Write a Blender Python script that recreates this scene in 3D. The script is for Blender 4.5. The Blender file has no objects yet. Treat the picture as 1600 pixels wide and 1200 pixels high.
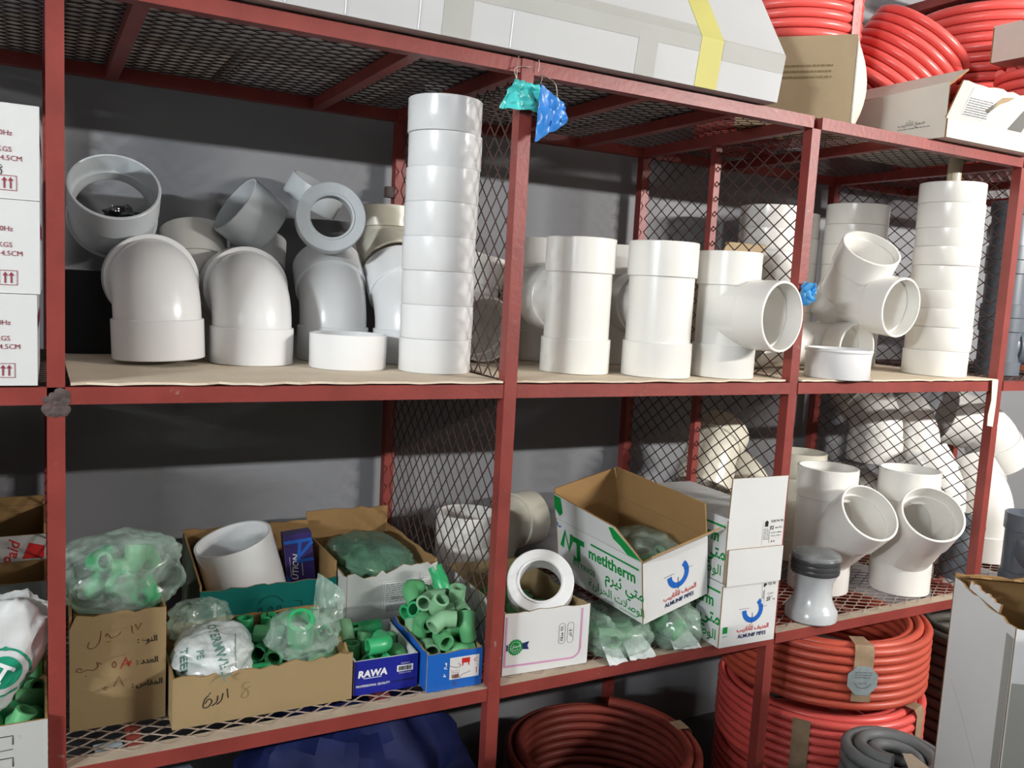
import bpy, bmesh, math, random, unicodedata
from mathutils import Vector, Matrix, Euler, Quaternion, noise
from mathutils.bvhtree import BVHTree
PI = math.pi
scene = bpy.context.scene
COL = scene.collection

# ------------------------------------------------------------------ camera
# X runs along the rack, Y into its depth (front edge at 0), Z up (middle shelf at 0)
cam_data = bpy.data.cameras.new('camera'); cam = bpy.data.objects.new('camera', cam_data); COL.objects.link(cam)
cam_data.sensor_fit = 'HORIZONTAL'; cam_data.sensor_width = 36.0; cam_data.lens = 36.0 * 1363.24 / 1600
cam_data.clip_start = 0.02
_r = Vector((0.87900865, -0.47371074, 0.05423949)); _u = Vector((0.00514147, 0.12316627, 0.99237273)); _f = Vector((0.4767781, 0.87202535, -0.11069979))
cam.matrix_world = Matrix(((_r.x, _u.x, -_f.x, -0.0233), (_r.y, _u.y, -_f.y, -1.5130), (_r.z, _u.z, -_f.z, 0.2051), (0, 0, 0, 1)))
scene.camera = cam
# ------------------------------------------------------------------ light
world = bpy.data.worlds.new('world'); scene.world = world; world.use_nodes = True
world.node_tree.nodes['Background'].inputs[0].default_value = (0.5, 0.55, 0.62, 1)
world.node_tree.nodes['Background'].inputs[1].default_value = 0.02
# three wall-mounted tube lamps: x, colour, watts, upward tilt, and beam spread narrowed to dim the lower shelves
LAMPS = [(-3.9, (0.92, 0.97, 1.0), 270.0, 6, 165), (0.9, (0.97, 0.985, 1.0), 4.0, 6, 160), (3.55, (1.0, 0.965, 0.92), 142.0, 8, 165)]
LAMP_Y, LAMP_Z = -2.88, 1.04
for lx, lc, lw, tilt, spread in LAMPS:
    ld = bpy.data.lights.new('tube_light', 'AREA'); ld.shape = 'RECTANGLE'; ld.size = 1.15; ld.size_y = 0.05
    ld.color = lc; ld.energy = lw
    lo = bpy.data.objects.new('tube_light', ld); COL.objects.link(lo)
    lo.location = (lx, LAMP_Y, LAMP_Z); lo.rotation_euler = (PI / 2 + math.radians(tilt), 0, 0); ld.spread = math.radians(spread)
scene.view_settings.view_transform = 'Standard'; scene.view_settings.look = 'None'
scene.view_settings.gamma = 1.0; scene.view_settings.use_curve_mapping = False
scene.view_settings.exposure = 0.36

# ------------------------------------------------------------------ materials
MATS = {}
def mat(name, col, rough=0.5, spec=0.5, var=0.08, scale=8.0, bump=0.0, bscale=60.0, metal=0.0, spots=None, coat=0.0, stretch=None):
    if name in MATS: return MATS[name]
    m = bpy.data.materials.new(name); m.use_nodes = True; nt = m.node_tree; b = nt.nodes['Principled BSDF']
    b.inputs['Roughness'].default_value = rough; b.inputs['Specular IOR Level'].default_value = spec; b.inputs['Metallic'].default_value = metal
    b.inputs['Coat Weight'].default_value = coat
    tc = nt.nodes.new('ShaderNodeTexCoord'); oi = nt.nodes.new('ShaderNodeObjectInfo')
    add = nt.nodes.new('ShaderNodeVectorMath'); add.operation = 'ADD'
    mul = nt.nodes.new('ShaderNodeVectorMath'); mul.operation = 'SCALE'; mul.inputs['Scale'].default_value = 1.0
    cx = nt.nodes.new('ShaderNodeCombineXYZ'); nt.links.new(oi.outputs['Random'], cx.inputs[0]); nt.links.new(oi.outputs['Random'], cx.inputs[2])
    sc = nt.nodes.new('ShaderNodeVectorMath'); sc.operation = 'SCALE'; sc.inputs['Scale'].default_value = 13.0; nt.links.new(cx.outputs[0], sc.inputs[0])
    mp = nt.nodes.new('ShaderNodeMapping'); nt.links.new(tc.outputs['Object'], mp.inputs[0])
    if stretch: mp.inputs['Scale'].default_value = stretch
    nt.links.new(mp.outputs[0], add.inputs[0]); nt.links.new(sc.outputs[0], add.inputs[1])
    n = nt.nodes.new('ShaderNodeTexNoise'); n.inputs['Scale'].default_value = scale; n.inputs['Detail'].default_value = 4.0
    nt.links.new(add.outputs[0], n.inputs['Vector'])
    r = nt.nodes.new('ShaderNodeMapRange'); r.inputs['From Min'].default_value = 0.25; r.inputs['From Max'].default_value = 0.75
    r.inputs['To Min'].default_value = 1 - var; r.inputs['To Max'].default_value = 1 + var
    nt.links.new(n.outputs['Fac'], r.inputs['Value'])
    hsv = nt.nodes.new('ShaderNodeHueSaturation'); hsv.inputs['Color'].default_value = (*col, 1); nt.links.new(r.outputs[0], hsv.inputs['Value'])
    out = hsv.outputs[0]
    if spots:   # wear with a shape of its own: (colour, scale, threshold)
        n2 = nt.nodes.new('ShaderNodeTexNoise'); n2.inputs['Scale'].default_value = spots[1]; n2.inputs['Detail'].default_value = 6.0; n2.inputs['Roughness'].default_value = 0.7
        nt.links.new(add.outputs[0], n2.inputs['Vector'])
        r2 = nt.nodes.new('ShaderNodeMapRange'); r2.inputs['From Min'].default_value = spots[2]; r2.inputs['From Max'].default_value = spots[2] + 0.06
        nt.links.new(n2.outputs['Fac'], r2.inputs['Value'])
        mx = nt.nodes.new('ShaderNodeMix'); mx.data_type = 'RGBA'; nt.links.new(r2.outputs[0], mx.inputs['Factor'])
        nt.links.new(out, mx.inputs['A']); mx.inputs['B'].default_value = (*spots[0], 1); out = mx.outputs['Result']
    nt.links.new(out, b.inputs['Base Color'])
    if bump:
        n3 = nt.nodes.new('ShaderNodeTexNoise'); n3.inputs['Scale'].default_value = bscale; n3.inputs['Detail'].default_value = 3.0
        nt.links.new(add.outputs[0], n3.inputs['Vector'])
        bp = nt.nodes.new('ShaderNodeBump'); bp.inputs['Strength'].default_value = bump; bp.inputs['Distance'].default_value = 0.004
        nt.links.new(n3.outputs['Fac'], bp.inputs['Height']); nt.links.new(bp.outputs[0], b.inputs['Normal'])
    MATS[name] = m; return m
def film(name, col, fac, rough=0.18):
    """thin plastic film: part see-through, part milky gloss"""
    if name in MATS: return MATS[name]
    m = bpy.data.materials.new(name); m.use_nodes = True; nt = m.node_tree; b = nt.nodes['Principled BSDF']; o = nt.nodes['Material Output']
    b.inputs['Base Color'].default_value = (*col, 1); b.inputs['Roughness'].default_value = rough; b.inputs['Specular IOR Level'].default_value = 0.7
    tc = nt.nodes.new('ShaderNodeTexCoord'); n = nt.nodes.new('ShaderNodeTexNoise'); n.inputs['Scale'].default_value = 13; n.inputs['Detail'].default_value = 3
    n.inputs['Distortion'].default_value = 1.2; nt.links.new(tc.outputs['Object'], n.inputs['Vector'])
    r = nt.nodes.new('ShaderNodeMapRange'); r.inputs['From Min'].default_value = 0.3; r.inputs['From Max'].default_value = 0.7
    r.inputs['To Min'].default_value = max(0, fac - 0.22); r.inputs['To Max'].default_value = min(1, fac + 0.22); nt.links.new(n.outputs['Fac'], r.inputs['Value'])
    bp = nt.nodes.new('ShaderNodeBump'); bp.inputs['Strength'].default_value = 0.35; bp.inputs['Distance'].default_value = 0.005
    nt.links.new(n.outputs['Fac'], bp.inputs['Height']); nt.links.new(bp.outputs[0], b.inputs['Normal'])
    t = nt.nodes.new('ShaderNodeBsdfTransparent'); t.inputs[0].default_value = (0.93, 0.96, 0.95, 1)
    mx = nt.nodes.new('ShaderNodeMixShader'); nt.links.new(r.outputs[0], mx.inputs[0]); nt.links.new(t.outputs[0], mx.inputs[1]); nt.links.new(b.outputs[0], mx.inputs[2])
    nt.links.new(mx.outputs[0], o.inputs['Surface']); MATS[name] = m; return m
def emit(name, col, s):
    m = bpy.data.materials.new(name); m.use_nodes = True; b = m.node_tree.nodes['Principled BSDF']
    b.inputs['Base Color'].default_value = (*col, 1); b.inputs['Emission Color'].default_value = (*col, 1); b.inputs['Emission Strength'].default_value = s
    MATS[name] = m; return m

RED = mat('red_paint', (0.235, 0.042, 0.034), 0.42, 0.4, 0.16, 14, 0.12, 90, spots=((0.30, 0.17, 0.14), 22, 0.66))
STRAND = mat('dusty_red_mesh', (0.055, 0.028, 0.023), 0.55, 0.4, 0.2, 20)
STRANDL = mat('dusty_pale_mesh', (0.36, 0.28, 0.225), 0.6, 0.35, 0.2, 20)
WELD = mat('burnt_weld', (0.085, 0.062, 0.058), 0.7, 0.3, 0.4, 60, 0.5, 120)
WALLM = mat('wall_paint', (0.225, 0.228, 0.24), 0.6, 0.35, 0.07, 2.2, 0.15, 30, spots=((0.19, 0.19, 0.20), 5, 0.72))
ROOMM = mat('room_paint', (0.50, 0.49, 0.47), 0.7, 0.3, 0.08, 2.0)
FLOORM = mat('floor_concrete', (0.055, 0.052, 0.05), 0.75, 0.25, 0.3, 5, 0.2, 40)
PVC = mat('white_pvc', (0.78, 0.785, 0.79), 0.24, 0.5, 0.035, 5, 0.02, 25)
PVCW = mat('warm_white_pvc', (0.79, 0.775, 0.735), 0.26, 0.5, 0.04, 6, 0.02, 25, spots=((0.66, 0.61, 0.5), 9, 0.72))
CREAM = mat('cream_pvc', (0.72, 0.685, 0.57), 0.3, 0.5, 0.06, 7, 0.02, 25)
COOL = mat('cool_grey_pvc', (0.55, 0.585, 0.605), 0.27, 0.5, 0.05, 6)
GREY = mat('grey_pvc', (0.115, 0.135, 0.16), 0.34, 0.5, 0.12, 8, spots=((0.2, 0.21, 0.22), 14, 0.68))
GREEN = mat('green_ppr', (0.10, 0.36, 0.15), 0.45, 0.45, 0.12, 14, spots=((0.19, 0.38, 0.20), 30, 0.64))
GREENB = mat('bright_green_ppr', (0.035, 0.38, 0.14), 0.33, 0.5, 0.08, 14)
GREEND = mat('dusty_green_ppr', (0.21, 0.42, 0.24), 0.6, 0.3, 0.12, 14)
PIPER = mat('red_pipe', (0.76, 0.11, 0.095), 0.33, 0.5, 0.06, 10)
PIPEO = mat('dusty_red_pipe', (0.52, 0.085, 0.05), 0.42, 0.45, 0.10, 12, spots=((0.52, 0.22, 0.14), 9, 0.64))
PIPEG = mat('grey_conduit', (0.17, 0.185, 0.19), 0.5, 0.45, 0.12, 10)
PIPEK = mat('dark_conduit', (0.085, 0.078, 0.068), 0.55, 0.4, 0.2, 10)
BROWN = mat('brown_cardboard', (0.315, 0.225, 0.115), 0.8, 0.2, 0.07, 9, 0.12, 50, spots=((0.25, 0.17, 0.085), 6, 0.7))
BROWNP = mat('pale_brown_cardboard', (0.40, 0.30, 0.185), 0.78, 0.25, 0.06, 9, 0.12, 40)
BROWNI = mat('cardboard_inside', (0.30, 0.18, 0.075), 0.85, 0.2, 0.08, 9)
KRAFT = mat('cardboard_sheet', (0.70, 0.60, 0.465), 0.85, 0.2, 0.09, 7, 0.2, 30, spots=((0.58, 0.48, 0.35), 5, 0.66))
WHITEC = mat('white_carton', (0.64, 0.645, 0.64), 0.6, 0.3, 0.035, 6, 0.06, 25, spots=((0.52, 0.51, 0.48), 4, 0.72))
WHITEW = mat('warm_white_carton', (0.66, 0.63, 0.56), 0.62, 0.3, 0.05, 6, 0.08, 25, spots=((0.54, 0.48, 0.38), 5, 0.68))
GREYC = mat('grey_white_carton', (0.46, 0.465, 0.45), 0.7, 0.25, 0.07, 6, 0.1, 30, spots=((0.36, 0.32, 0.26), 7, 0.66))
TEALC = mat('teal_carton', (0.0, 0.115, 0.10), 0.5, 0.35, 0.08, 8)
BLUEN = mat('deep_blue_carton', (0.012, 0.018, 0.26), 0.38, 0.5, 0.06, 8)
BLUEB = mat('bright_blue_carton', (0.012, 0.115, 0.47), 0.36, 0.5, 0.08, 8, 0.2, 20)
VIOLET = mat('violet_carton', (0.045, 0.028, 0.17), 0.42, 0.5, 0.08, 8)
LBLUE = mat('light_blue_print', (0.02, 0.13, 0.55), 0.45, 0.4)
INKK = mat('black_ink', (0.015, 0.015, 0.016), 0.6, 0.3)
INKG = mat('grey_ink', (0.16, 0.155, 0.15), 0.6, 0.3)
INKM = mat('maroon_ink', (0.26, 0.03, 0.055), 0.55, 0.3)
INKR = mat('red_ink', (0.5, 0.02, 0.02), 0.55, 0.3)
INKRB = mat('brown_red_ink', (0.17, 0.04, 0.025), 0.6, 0.3)
INKGR = mat('green_print', (0.0, 0.25, 0.045), 0.5, 0.35)
INKB = mat('blue_print', (0.01, 0.11, 0.46), 0.5, 0.35)
INKN = mat('navy_print', (0.015, 0.025, 0.10), 0.5, 0.35)
INKW = mat('white_print', (0.75, 0.76, 0.78), 0.5, 0.35)
INKP = mat('pink_print', (0.58, 0.28, 0.47), 0.5, 0.35)
INKT = mat('green_emblem_print', (0.015, 0.26, 0.15), 0.4, 0.4)
INKPALE = mat('pale_brown_ink', (0.24, 0.17, 0.085), 0.7, 0.2)
LABELP = mat('paper_label', (0.62, 0.62, 0.61), 0.7, 0.25)
TAPEC = mat('clear_brown_tape', (0.33, 0.235, 0.15), 0.25, 0.6, 0.2, 30)
TAPEG = mat('grey_tape', (0.41, 0.41, 0.385), 0.6, 0.2, 0.05, 10)
TAPEY = mat('yellow_tape', (0.54, 0.50, 0.17), 0.6, 0.2, 0.06, 10)
TAPEP = mat('pale_tape', (0.50, 0.43, 0.32), 0.3, 0.6, 0.15, 30)
STRAPS = mat('pink_stretch_wrap', (0.62, 0.30, 0.29), 0.2, 0.7, 0.25, 60, 0.3, 80)
WIRE = mat('tie_wire', (0.36, 0.30, 0.26), 0.4, 0.5, metal=0.6)
RAGT = mat('teal_plastic_scrap', (0.06, 0.50, 0.49), 0.3, 0.5, 0.3, 30, 0.3, 40)
RAGB = mat('blue_plastic_scrap', (0.03, 0.21, 0.62), 0.32, 0.5, 0.12, 30, 0.3, 40)
RAGL = mat('light_blue_plastic_scrap', (0.10, 0.40, 0.74), 0.3, 0.5, 0.3, 40, 0.3, 40)
BLACKP = mat('black_plastic', (0.012, 0.014, 0.014), 0.12, 0.7, 0.3, 40, 0.6, 60)
DARKB = mat('dark_blue_sack', (0.008, 0.014, 0.075), 0.6, 0.2, 0.3, 12, 0.3, 25)
GREYV = mat('pale_grey_plastic', (0.50, 0.525, 0.54), 0.22, 0.5, 0.04, 8)
BRASS = mat('dull_brass', (0.35, 0.27, 0.15), 0.35, 0.5, metal=0.8)
FILM = film('clear_bag_film', (0.58, 0.74, 0.64), 0.27)
FILMW = film('milky_bag_film', (0.78, 0.82, 0.82), 0.66)
FILMG = film('green_bag_film', (0.36, 0.50, 0.40), 0.42)
FILMD = film('dark_green_bag_film', (0.14, 0.27, 0.19), 0.62)

# ------------------------------------------------------------------ mesh helpers
class MB:
    def __init__(s): s.v = []; s.f = []; s.m = []
    def add(s, vs, fs, M=None, mi=0):
        o = len(s.v)
        s.v += [tuple(M @ Vector(v)) for v in vs] if M is not None else [tuple(v) for v in vs]
        s.f += [tuple(i + o for i in f) for f in fs]; s.m += [mi] * len(fs) if isinstance(mi, int) else mi
        return s
    def box(s, lo, hi, M=None, mi=0):
        x0, y0, z0 = lo; x1, y1, z1 = hi
        return s.add([(x0,y0,z0),(x1,y0,z0),(x1,y1,z0),(x0,y1,z0),(x0,y0,z1),(x1,y0,z1),(x1,y1,z1),(x0,y1,z1)],
                     [(0,3,2,1),(4,5,6,7),(0,1,5,4),(1,2,6,5),(2,3,7,6),(3,0,4,7)], M, mi)
    def lathe(s, prof, seg=48, closed=True, M=None, mi=0):
        n = len(prof); vs = []; fs = []
        for j in range(seg):
            a = 2 * PI * j / seg; c, sn = math.cos(a), math.sin(a)
            vs += [(r * c, r * sn, z) for r, z in prof]
        for j in range(seg):
            k = (j + 1) % seg
            for i in range(n if closed else n - 1):
                i2 = (i + 1) % n
                fs.append((j * n + i, k * n + i, k * n + i2, j * n + i2))
        return s.add(vs, fs, M, mi)
    def tube(s, path, rad, seg=12, loop=False, cap=True, M=None, mi=0, flip=False, up=None):
        P = [Vector(p) for p in path]; n = len(P); vs = []; fs = []; T = []
        for i in range(n):
            if loop: t = P[(i + 1) % n] - P[i - 1]
            else: t = P[min(i + 1, n - 1)] - P[max(i - 1, 0)]
            T.append(t.normalized())
        a = Vector(up) if up is not None else (Vector((0, 0, 1)) if abs(T[0].z) < 0.9 else Vector((1, 0, 0)))
        N = (a - T[0] * a.dot(T[0])).normalized()
        for i in range(n):
            N = (N - T[i] * N.dot(T[i])).normalized(); B = T[i].cross(N)
            r = rad(i / (n - 1)) if callable(rad) else rad
            vs += [P[i] + (N * math.cos(2 * PI * j / seg) + B * math.sin(2 * PI * j / seg)) * r for j in range(seg)]
        for i in range(n if loop else n - 1):
            k = (i + 1) % n
            for j in range(seg):
                j2 = (j + 1) % seg; q = (i * seg + j, i * seg + j2, k * seg + j2, k * seg + j)
                fs.append(q[::-1] if flip else q)
        if cap and not loop:
            fs.append(tuple(range(seg))[::-1]); fs.append(tuple((n - 1) * seg + j for j in range(seg)))
        return s.add(vs, fs, M, mi)
    def pipe(s, path, ro, ri, seg=32, M=None, up=None):
        """hollow tube along a path, open at both ends"""
        a = MB().tube(path, ro, seg, cap=False, up=up); b = MB().tube(path, ri, seg, cap=False, flip=True, up=up)
        n = len(a.v); fs = a.f + [tuple(i + n for i in f) for f in b.f]; L = (len(path) - 1) * seg
        for j in range(seg):
            k = (j + 1) % seg
            fs.append((j, n + j, n + k, k)); fs.append((L + j, L + k, n + L + k, n + L + j))
        return s.add(a.v + b.v, fs, M)
    def mesh(s, name, slots=1, sharp=40):
        me = bpy.data.meshes.new(name); me.from_pydata(s.v, [], s.f); me.update()
        for _ in range(slots): me.materials.append(None)
        if slots > 1: me.polygons.foreach_set('material_index', s.m)
        if sharp:
            me.shade_smooth(); me.set_sharp_from_angle(angle=math.radians(sharp))
        return me
CACHE = {}
def cached(key, fn):
    if key not in CACHE: CACHE[key] = fn()
    return CACHE[key]
def link(name, me, mats, parent=None, M=None, kind=None, label=None):
    o = bpy.data.objects.new(name, me); COL.objects.link(o)
    mats = mats if isinstance(mats, (list, tuple)) else [mats]
    for i, m in enumerate(mats):
        o.material_slots[i].link = 'OBJECT'; o.material_slots[i].material = m
    if parent is not None: o.parent = parent
    if M is not None: o.matrix_basis = M
    if kind: o['kind'] = kind
    if label: o['label'] = label
    return o
def obj(name, mb, mats, parent=None, M=None, kind=None, sharp=40, label=None):
    k = len(mats) if isinstance(mats, (list, tuple)) else 1
    return link(name, mb.mesh(name, k, sharp), mats, parent, M, kind, label)
def tag(o, label, cat, group=None):
    o['label'] = label; o['category'] = cat
    if group: o['group'] = group
    return o
def thing(name, label, cat, M=None, group=None):
    o = bpy.data.objects.new(name, None); COL.objects.link(o); o.empty_display_size = 0.05
    if M is not None: o.matrix_basis = M
    return tag(o, label, cat, group)
def at(x, y, z, rz=0, rx=0, ry=0): return Matrix.Translation((x, y, z)) @ Matrix.Rotation(rz, 4, 'Z') @ Matrix.Rotation(ry, 4, 'Y') @ Matrix.Rotation(rx, 4, 'X')
def aim(p, d, up=(0, 0, 1), roll=0):
    """matrix at p whose local Z runs along d and local Y leans to up"""
    z = Vector(d).normalized(); u = Vector(up)
    if abs(z.dot(u.normalized())) > 0.98: u = Vector((0, 1, 0))
    y = (u - z * u.dot(z)).normalized(); x = y.cross(z)
    return Matrix(((x.x, y.x, z.x, p[0]), (x.y, y.y, z.y, p[1]), (x.z, y.z, z.z, p[2]), (0, 0, 0, 1))) @ Matrix.Rotation(roll, 4, 'Z')
def solid_bool(outers, inners):
    """outer solids joined, inner solids cut out"""
    obs = []
    for mb in outers + inners:
        o = bpy.data.objects.new('tmp', mb.mesh('tmp', 1, 0)); COL.objects.link(o); obs.append(o)
    base = obs[0]
    for i, o in enumerate(obs[1:], 1):
        md = base.modifiers.new('b', 'BOOLEAN'); md.object = o; md.solver = 'EXACT'; md.operation = 'UNION' if i < len(outers) else 'DIFFERENCE'
    bpy.context.view_layer.update()
    me = bpy.data.meshes.new_from_object(base.evaluated_get(bpy.context.evaluated_depsgraph_get()))
    for o in obs: bpy.data.objects.remove(o)
    me.materials.clear(); me.materials.append(None)
    me.shade_smooth(); me.set_sharp_from_angle(angle=math.radians(38)); return me
def cyl(r, z0, z1, seg=48, M=None, r1=None):
    r1 = r if r1 is None else r1
    vs = [(r * math.cos(2*PI*j/seg), r * math.sin(2*PI*j/seg), z0) for j in range(seg)] + [(r1 * math.cos(2*PI*j/seg), r1 * math.sin(2*PI*j/seg), z1) for j in range(seg)]
    fs = [(j, (j+1) % seg, seg + (j+1) % seg, seg + j) for j in range(seg)] + [tuple(range(seg))[::-1], tuple(seg + j for j in range(seg))]
    return MB().add(vs, fs, M)
def ring_mesh(ro, ri, h, ch=0.0015, seg=56):
    return MB().lathe([(ri, 0), (ro - ch, 0), (ro, ch), (ro, h - ch), (ro - ch, h), (ri, h)], seg).mesh('ring')

# ---- lettering
_FORMS = {}
for cp in range(0xFE80, 0xFEFD):
    d = unicodedata.decomposition(chr(cp)).split()
    if len(d) == 2: _FORMS.setdefault(chr(int(d[1], 16)), {})[d[0]] = chr(cp)
def arab(s):
    out = []
    for w in s.split(' '):
        w = w.replace('\u0644\u0627', '\uFEFB'); r = ''
        def fin(c): return c == '\uFEFB' or '<final>' in _FORMS.get(c, {})
        for i, c in enumerate(w):
            prev = i > 0 and '<initial>' in _FORMS.get(w[i-1], {}) and fin(c)
            nxt = i < len(w) - 1 and '<initial>' in _FORMS.get(c, {}) and fin(w[i+1])
            if c == '\uFEFB': r += '\uFEFC' if prev else c; continue
            f = _FORMS.get(c)
            r += f.get('<medial>' if prev and nxt else '<final>' if prev else '<initial>' if nxt else '<isolated>', c) if f else c
        out.append(r if w.isdigit() else r[::-1])
    return ' '.join(out[::-1])
def text_geo(body, size, bold=0.0, shear=0.0, sx=1.0):
    cu = bpy.data.curves.new('t', 'FONT'); cu.body = body; cu.size = size; cu.resolution_u = 2; cu.offset = bold * size; cu.shear = shear
    cu.align_x = 'CENTER'; cu.align_y = 'CENTER'
    o = bpy.data.objects.new('t', cu); COL.objects.link(o)
    me = bpy.data.meshes.new_from_object(o.evaluated_get(bpy.context.evaluated_depsgraph_get()))
    vs = [(v.co.x * sx, v.co.y, 0) for v in me.vertices]; fs = [tuple(p.vertices) for p in me.polygons]
    bpy.data.objects.remove(o); bpy.data.curves.remove(cu); bpy.data.meshes.remove(me); return vs, fs
class Ink:
    """flat print collected in a panel's own (u, v) plane"""
    def __init__(s, M): s.M = M; s.mb = MB(); s.k = 0
    def _m(s, u, v, rot=0):
        s.k += 1
        return s.M @ Matrix.Translation((u, v, 0.0007 + 0.00002 * s.k)) @ Matrix.Rotation(rot, 4, 'Z')
    def text(s, body, size, u, v, rot=0, bold=0.0, shear=0.0, sx=1.0): s.mb.add(*text_geo(body, size, bold, shear, sx), s._m(u, v, rot)); return s
    def rect(s, u0, v0, u1, v1, rot=0): 
        a, b = (u1 - u0) / 2, (v1 - v0) / 2
        s.mb.add([(-a,-b,0),(a,-b,0),(a,b,0),(-a,b,0)], [(0,1,2,3)], s._m((u0+u1)/2, (v0+v1)/2, rot)); return s
    def frame(s, u0, v0, u1, v1, w):
        s.rect(u0, v0, u1, v0 + w); s.rect(u0, v1 - w, u1, v1); s.rect(u0, v0 + w, u0 + w, v1 - w); s.rect(u1 - w, v0 + w, u1, v1 - w); return s
    def line(s, pts, w, closed=False):
        P = [Vector((p[0], p[1], 0)) for p in pts]; n = len(P); vs = []; fs = []
        for i in range(n):
            t = (P[(i+1) % n] - P[i-1]) if closed else (P[min(i+1, n-1)] - P[max(i-1, 0)])
            t.normalize(); q = Vector((-t.y, t.x, 0)) * w / 2; vs += [P[i] + q, P[i] - q]
        for i in range(n if closed else n - 1):
            k = (i + 1) % n; fs.append((2*i, 2*i+1, 2*k+1, 2*k))
        s.mb.add(vs, fs, s._m(0, 0)); return s
    def poly(s, pts): s.mb.add([(p[0], p[1], 0) for p in pts], [tuple(range(len(pts)))], s._m(0, 0)); return s
    def arc(s, u, v, r, a0, a1, w, n=24): return s.line([(u + r * math.cos(a0 + (a1-a0)*i/n), v + r * math.sin(a0 + (a1-a0)*i/n)) for i in range(n + 1)], w)
    def disc(s, u, v, r, n=28, ry=None): return s.poly([(u + r * math.cos(2*PI*i/n), v + (ry or r) * math.sin(2*PI*i/n)) for i in range(n)])
    def bars(s, u0, v0, u1, v1, seed=1):
        rnd = random.Random(seed); u = u0
        while u < u1:
            w = rnd.choice((0.0006, 0.001, 0.0016)); s.rect(u, v0, min(u + w, u1), v1); u += w + rnd.choice((0.0008, 0.0012))
        return s
    def lines(s, u0, v0, u1, v1, n, w=0.0012, seed=2, gap=0.3):
        rnd = random.Random(seed)
        for i in range(n):
            v = v1 - (v1 - v0) * (i + 0.5) / n; u = u0
            while u < u1 - 0.002:
                L = rnd.uniform(0.003, 0.012); s.rect(u, v - w/2, min(u + L, u1), v + w/2); u += L + rnd.uniform(0.0012, 0.003)
            
        return s
    def build(s, name, m, parent, label=None): return obj(name, s.mb, m, parent, sharp=0, label=label)
def smooth(pts, n=6):
    """Catmull-Rom through pen points"""
    P = [Vector((p[0], p[1], 0)) for p in pts]; P = [P[0]*2 - P[1]] + P + [P[-1]*2 - P[-2]]; out = []
    for i in range(1, len(P) - 2):
        for k in range(n):
            t = k / n; a, b, c, d = P[i-1], P[i], P[i+1], P[i+2]
            q = 0.5 * (2*b + (c - a)*t + (2*a - 5*b + 4*c - d)*t*t + (3*b - a - 3*c + d)*t**3); out.append((q.x, q.y))
    out.append((P[-2].x, P[-2].y)); return out

# ---- cartons
T_CB = 0.004
def jag(w, h, seed=0, amp=0.006, n=14, dip=None):
    """panel outline with a torn top edge"""
    rnd = random.Random(seed); top = []
    for i in range(n + 1):
        u = w/2 - w * i / n; v = h + (rnd.uniform(-1, 0.6) * amp if 0 < i < n else 0)
        if dip: v += dip(u)
        top.append((u + (rnd.uniform(-0.3, 0.3) * w / n if 0 < i < n else 0), v))
    return [(-w/2, 0), (w/2, 0)] + top
def rect(w, h): return [(-w/2, 0), (w/2, 0), (w/2, h), (-w/2, h)]
def panel(name, poly, M, mats, parent, t=T_CB, label=None):
    n = len(poly); vs = [(u, v, 0) for u, v in poly] + [(u, v, -t) for u, v in poly]
    fs = [tuple(range(n)), tuple(range(2*n - 1, n - 1, -1))] + [(i, n + i, n + (i+1) % n, (i+1) % n) for i in range(n)]
    o = obj(name, MB().add(vs, fs, M, [0] + [1] * (n + 1)), mats, parent, sharp=0, label=label)
    return o
def pm(side, w, d):
    """panel frame of a carton side: u along the panel, v up, n outwards"""
    if side == 'front': return Matrix(((1,0,0,0),(0,0,-1,-d/2),(0,1,0,0),(0,0,0,1)))
    if side == 'back': return Matrix(((-1,0,0,0),(0,0,1,d/2),(0,1,0,0),(0,0,0,1)))
    if side == 'right': return Matrix(((0,0,1,w/2),(1,0,0,0),(0,1,0,0),(0,0,0,1)))
    return Matrix(((0,0,-1,-w/2),(-1,0,0,0),(0,1,0,0),(0,0,0,1)))
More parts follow.
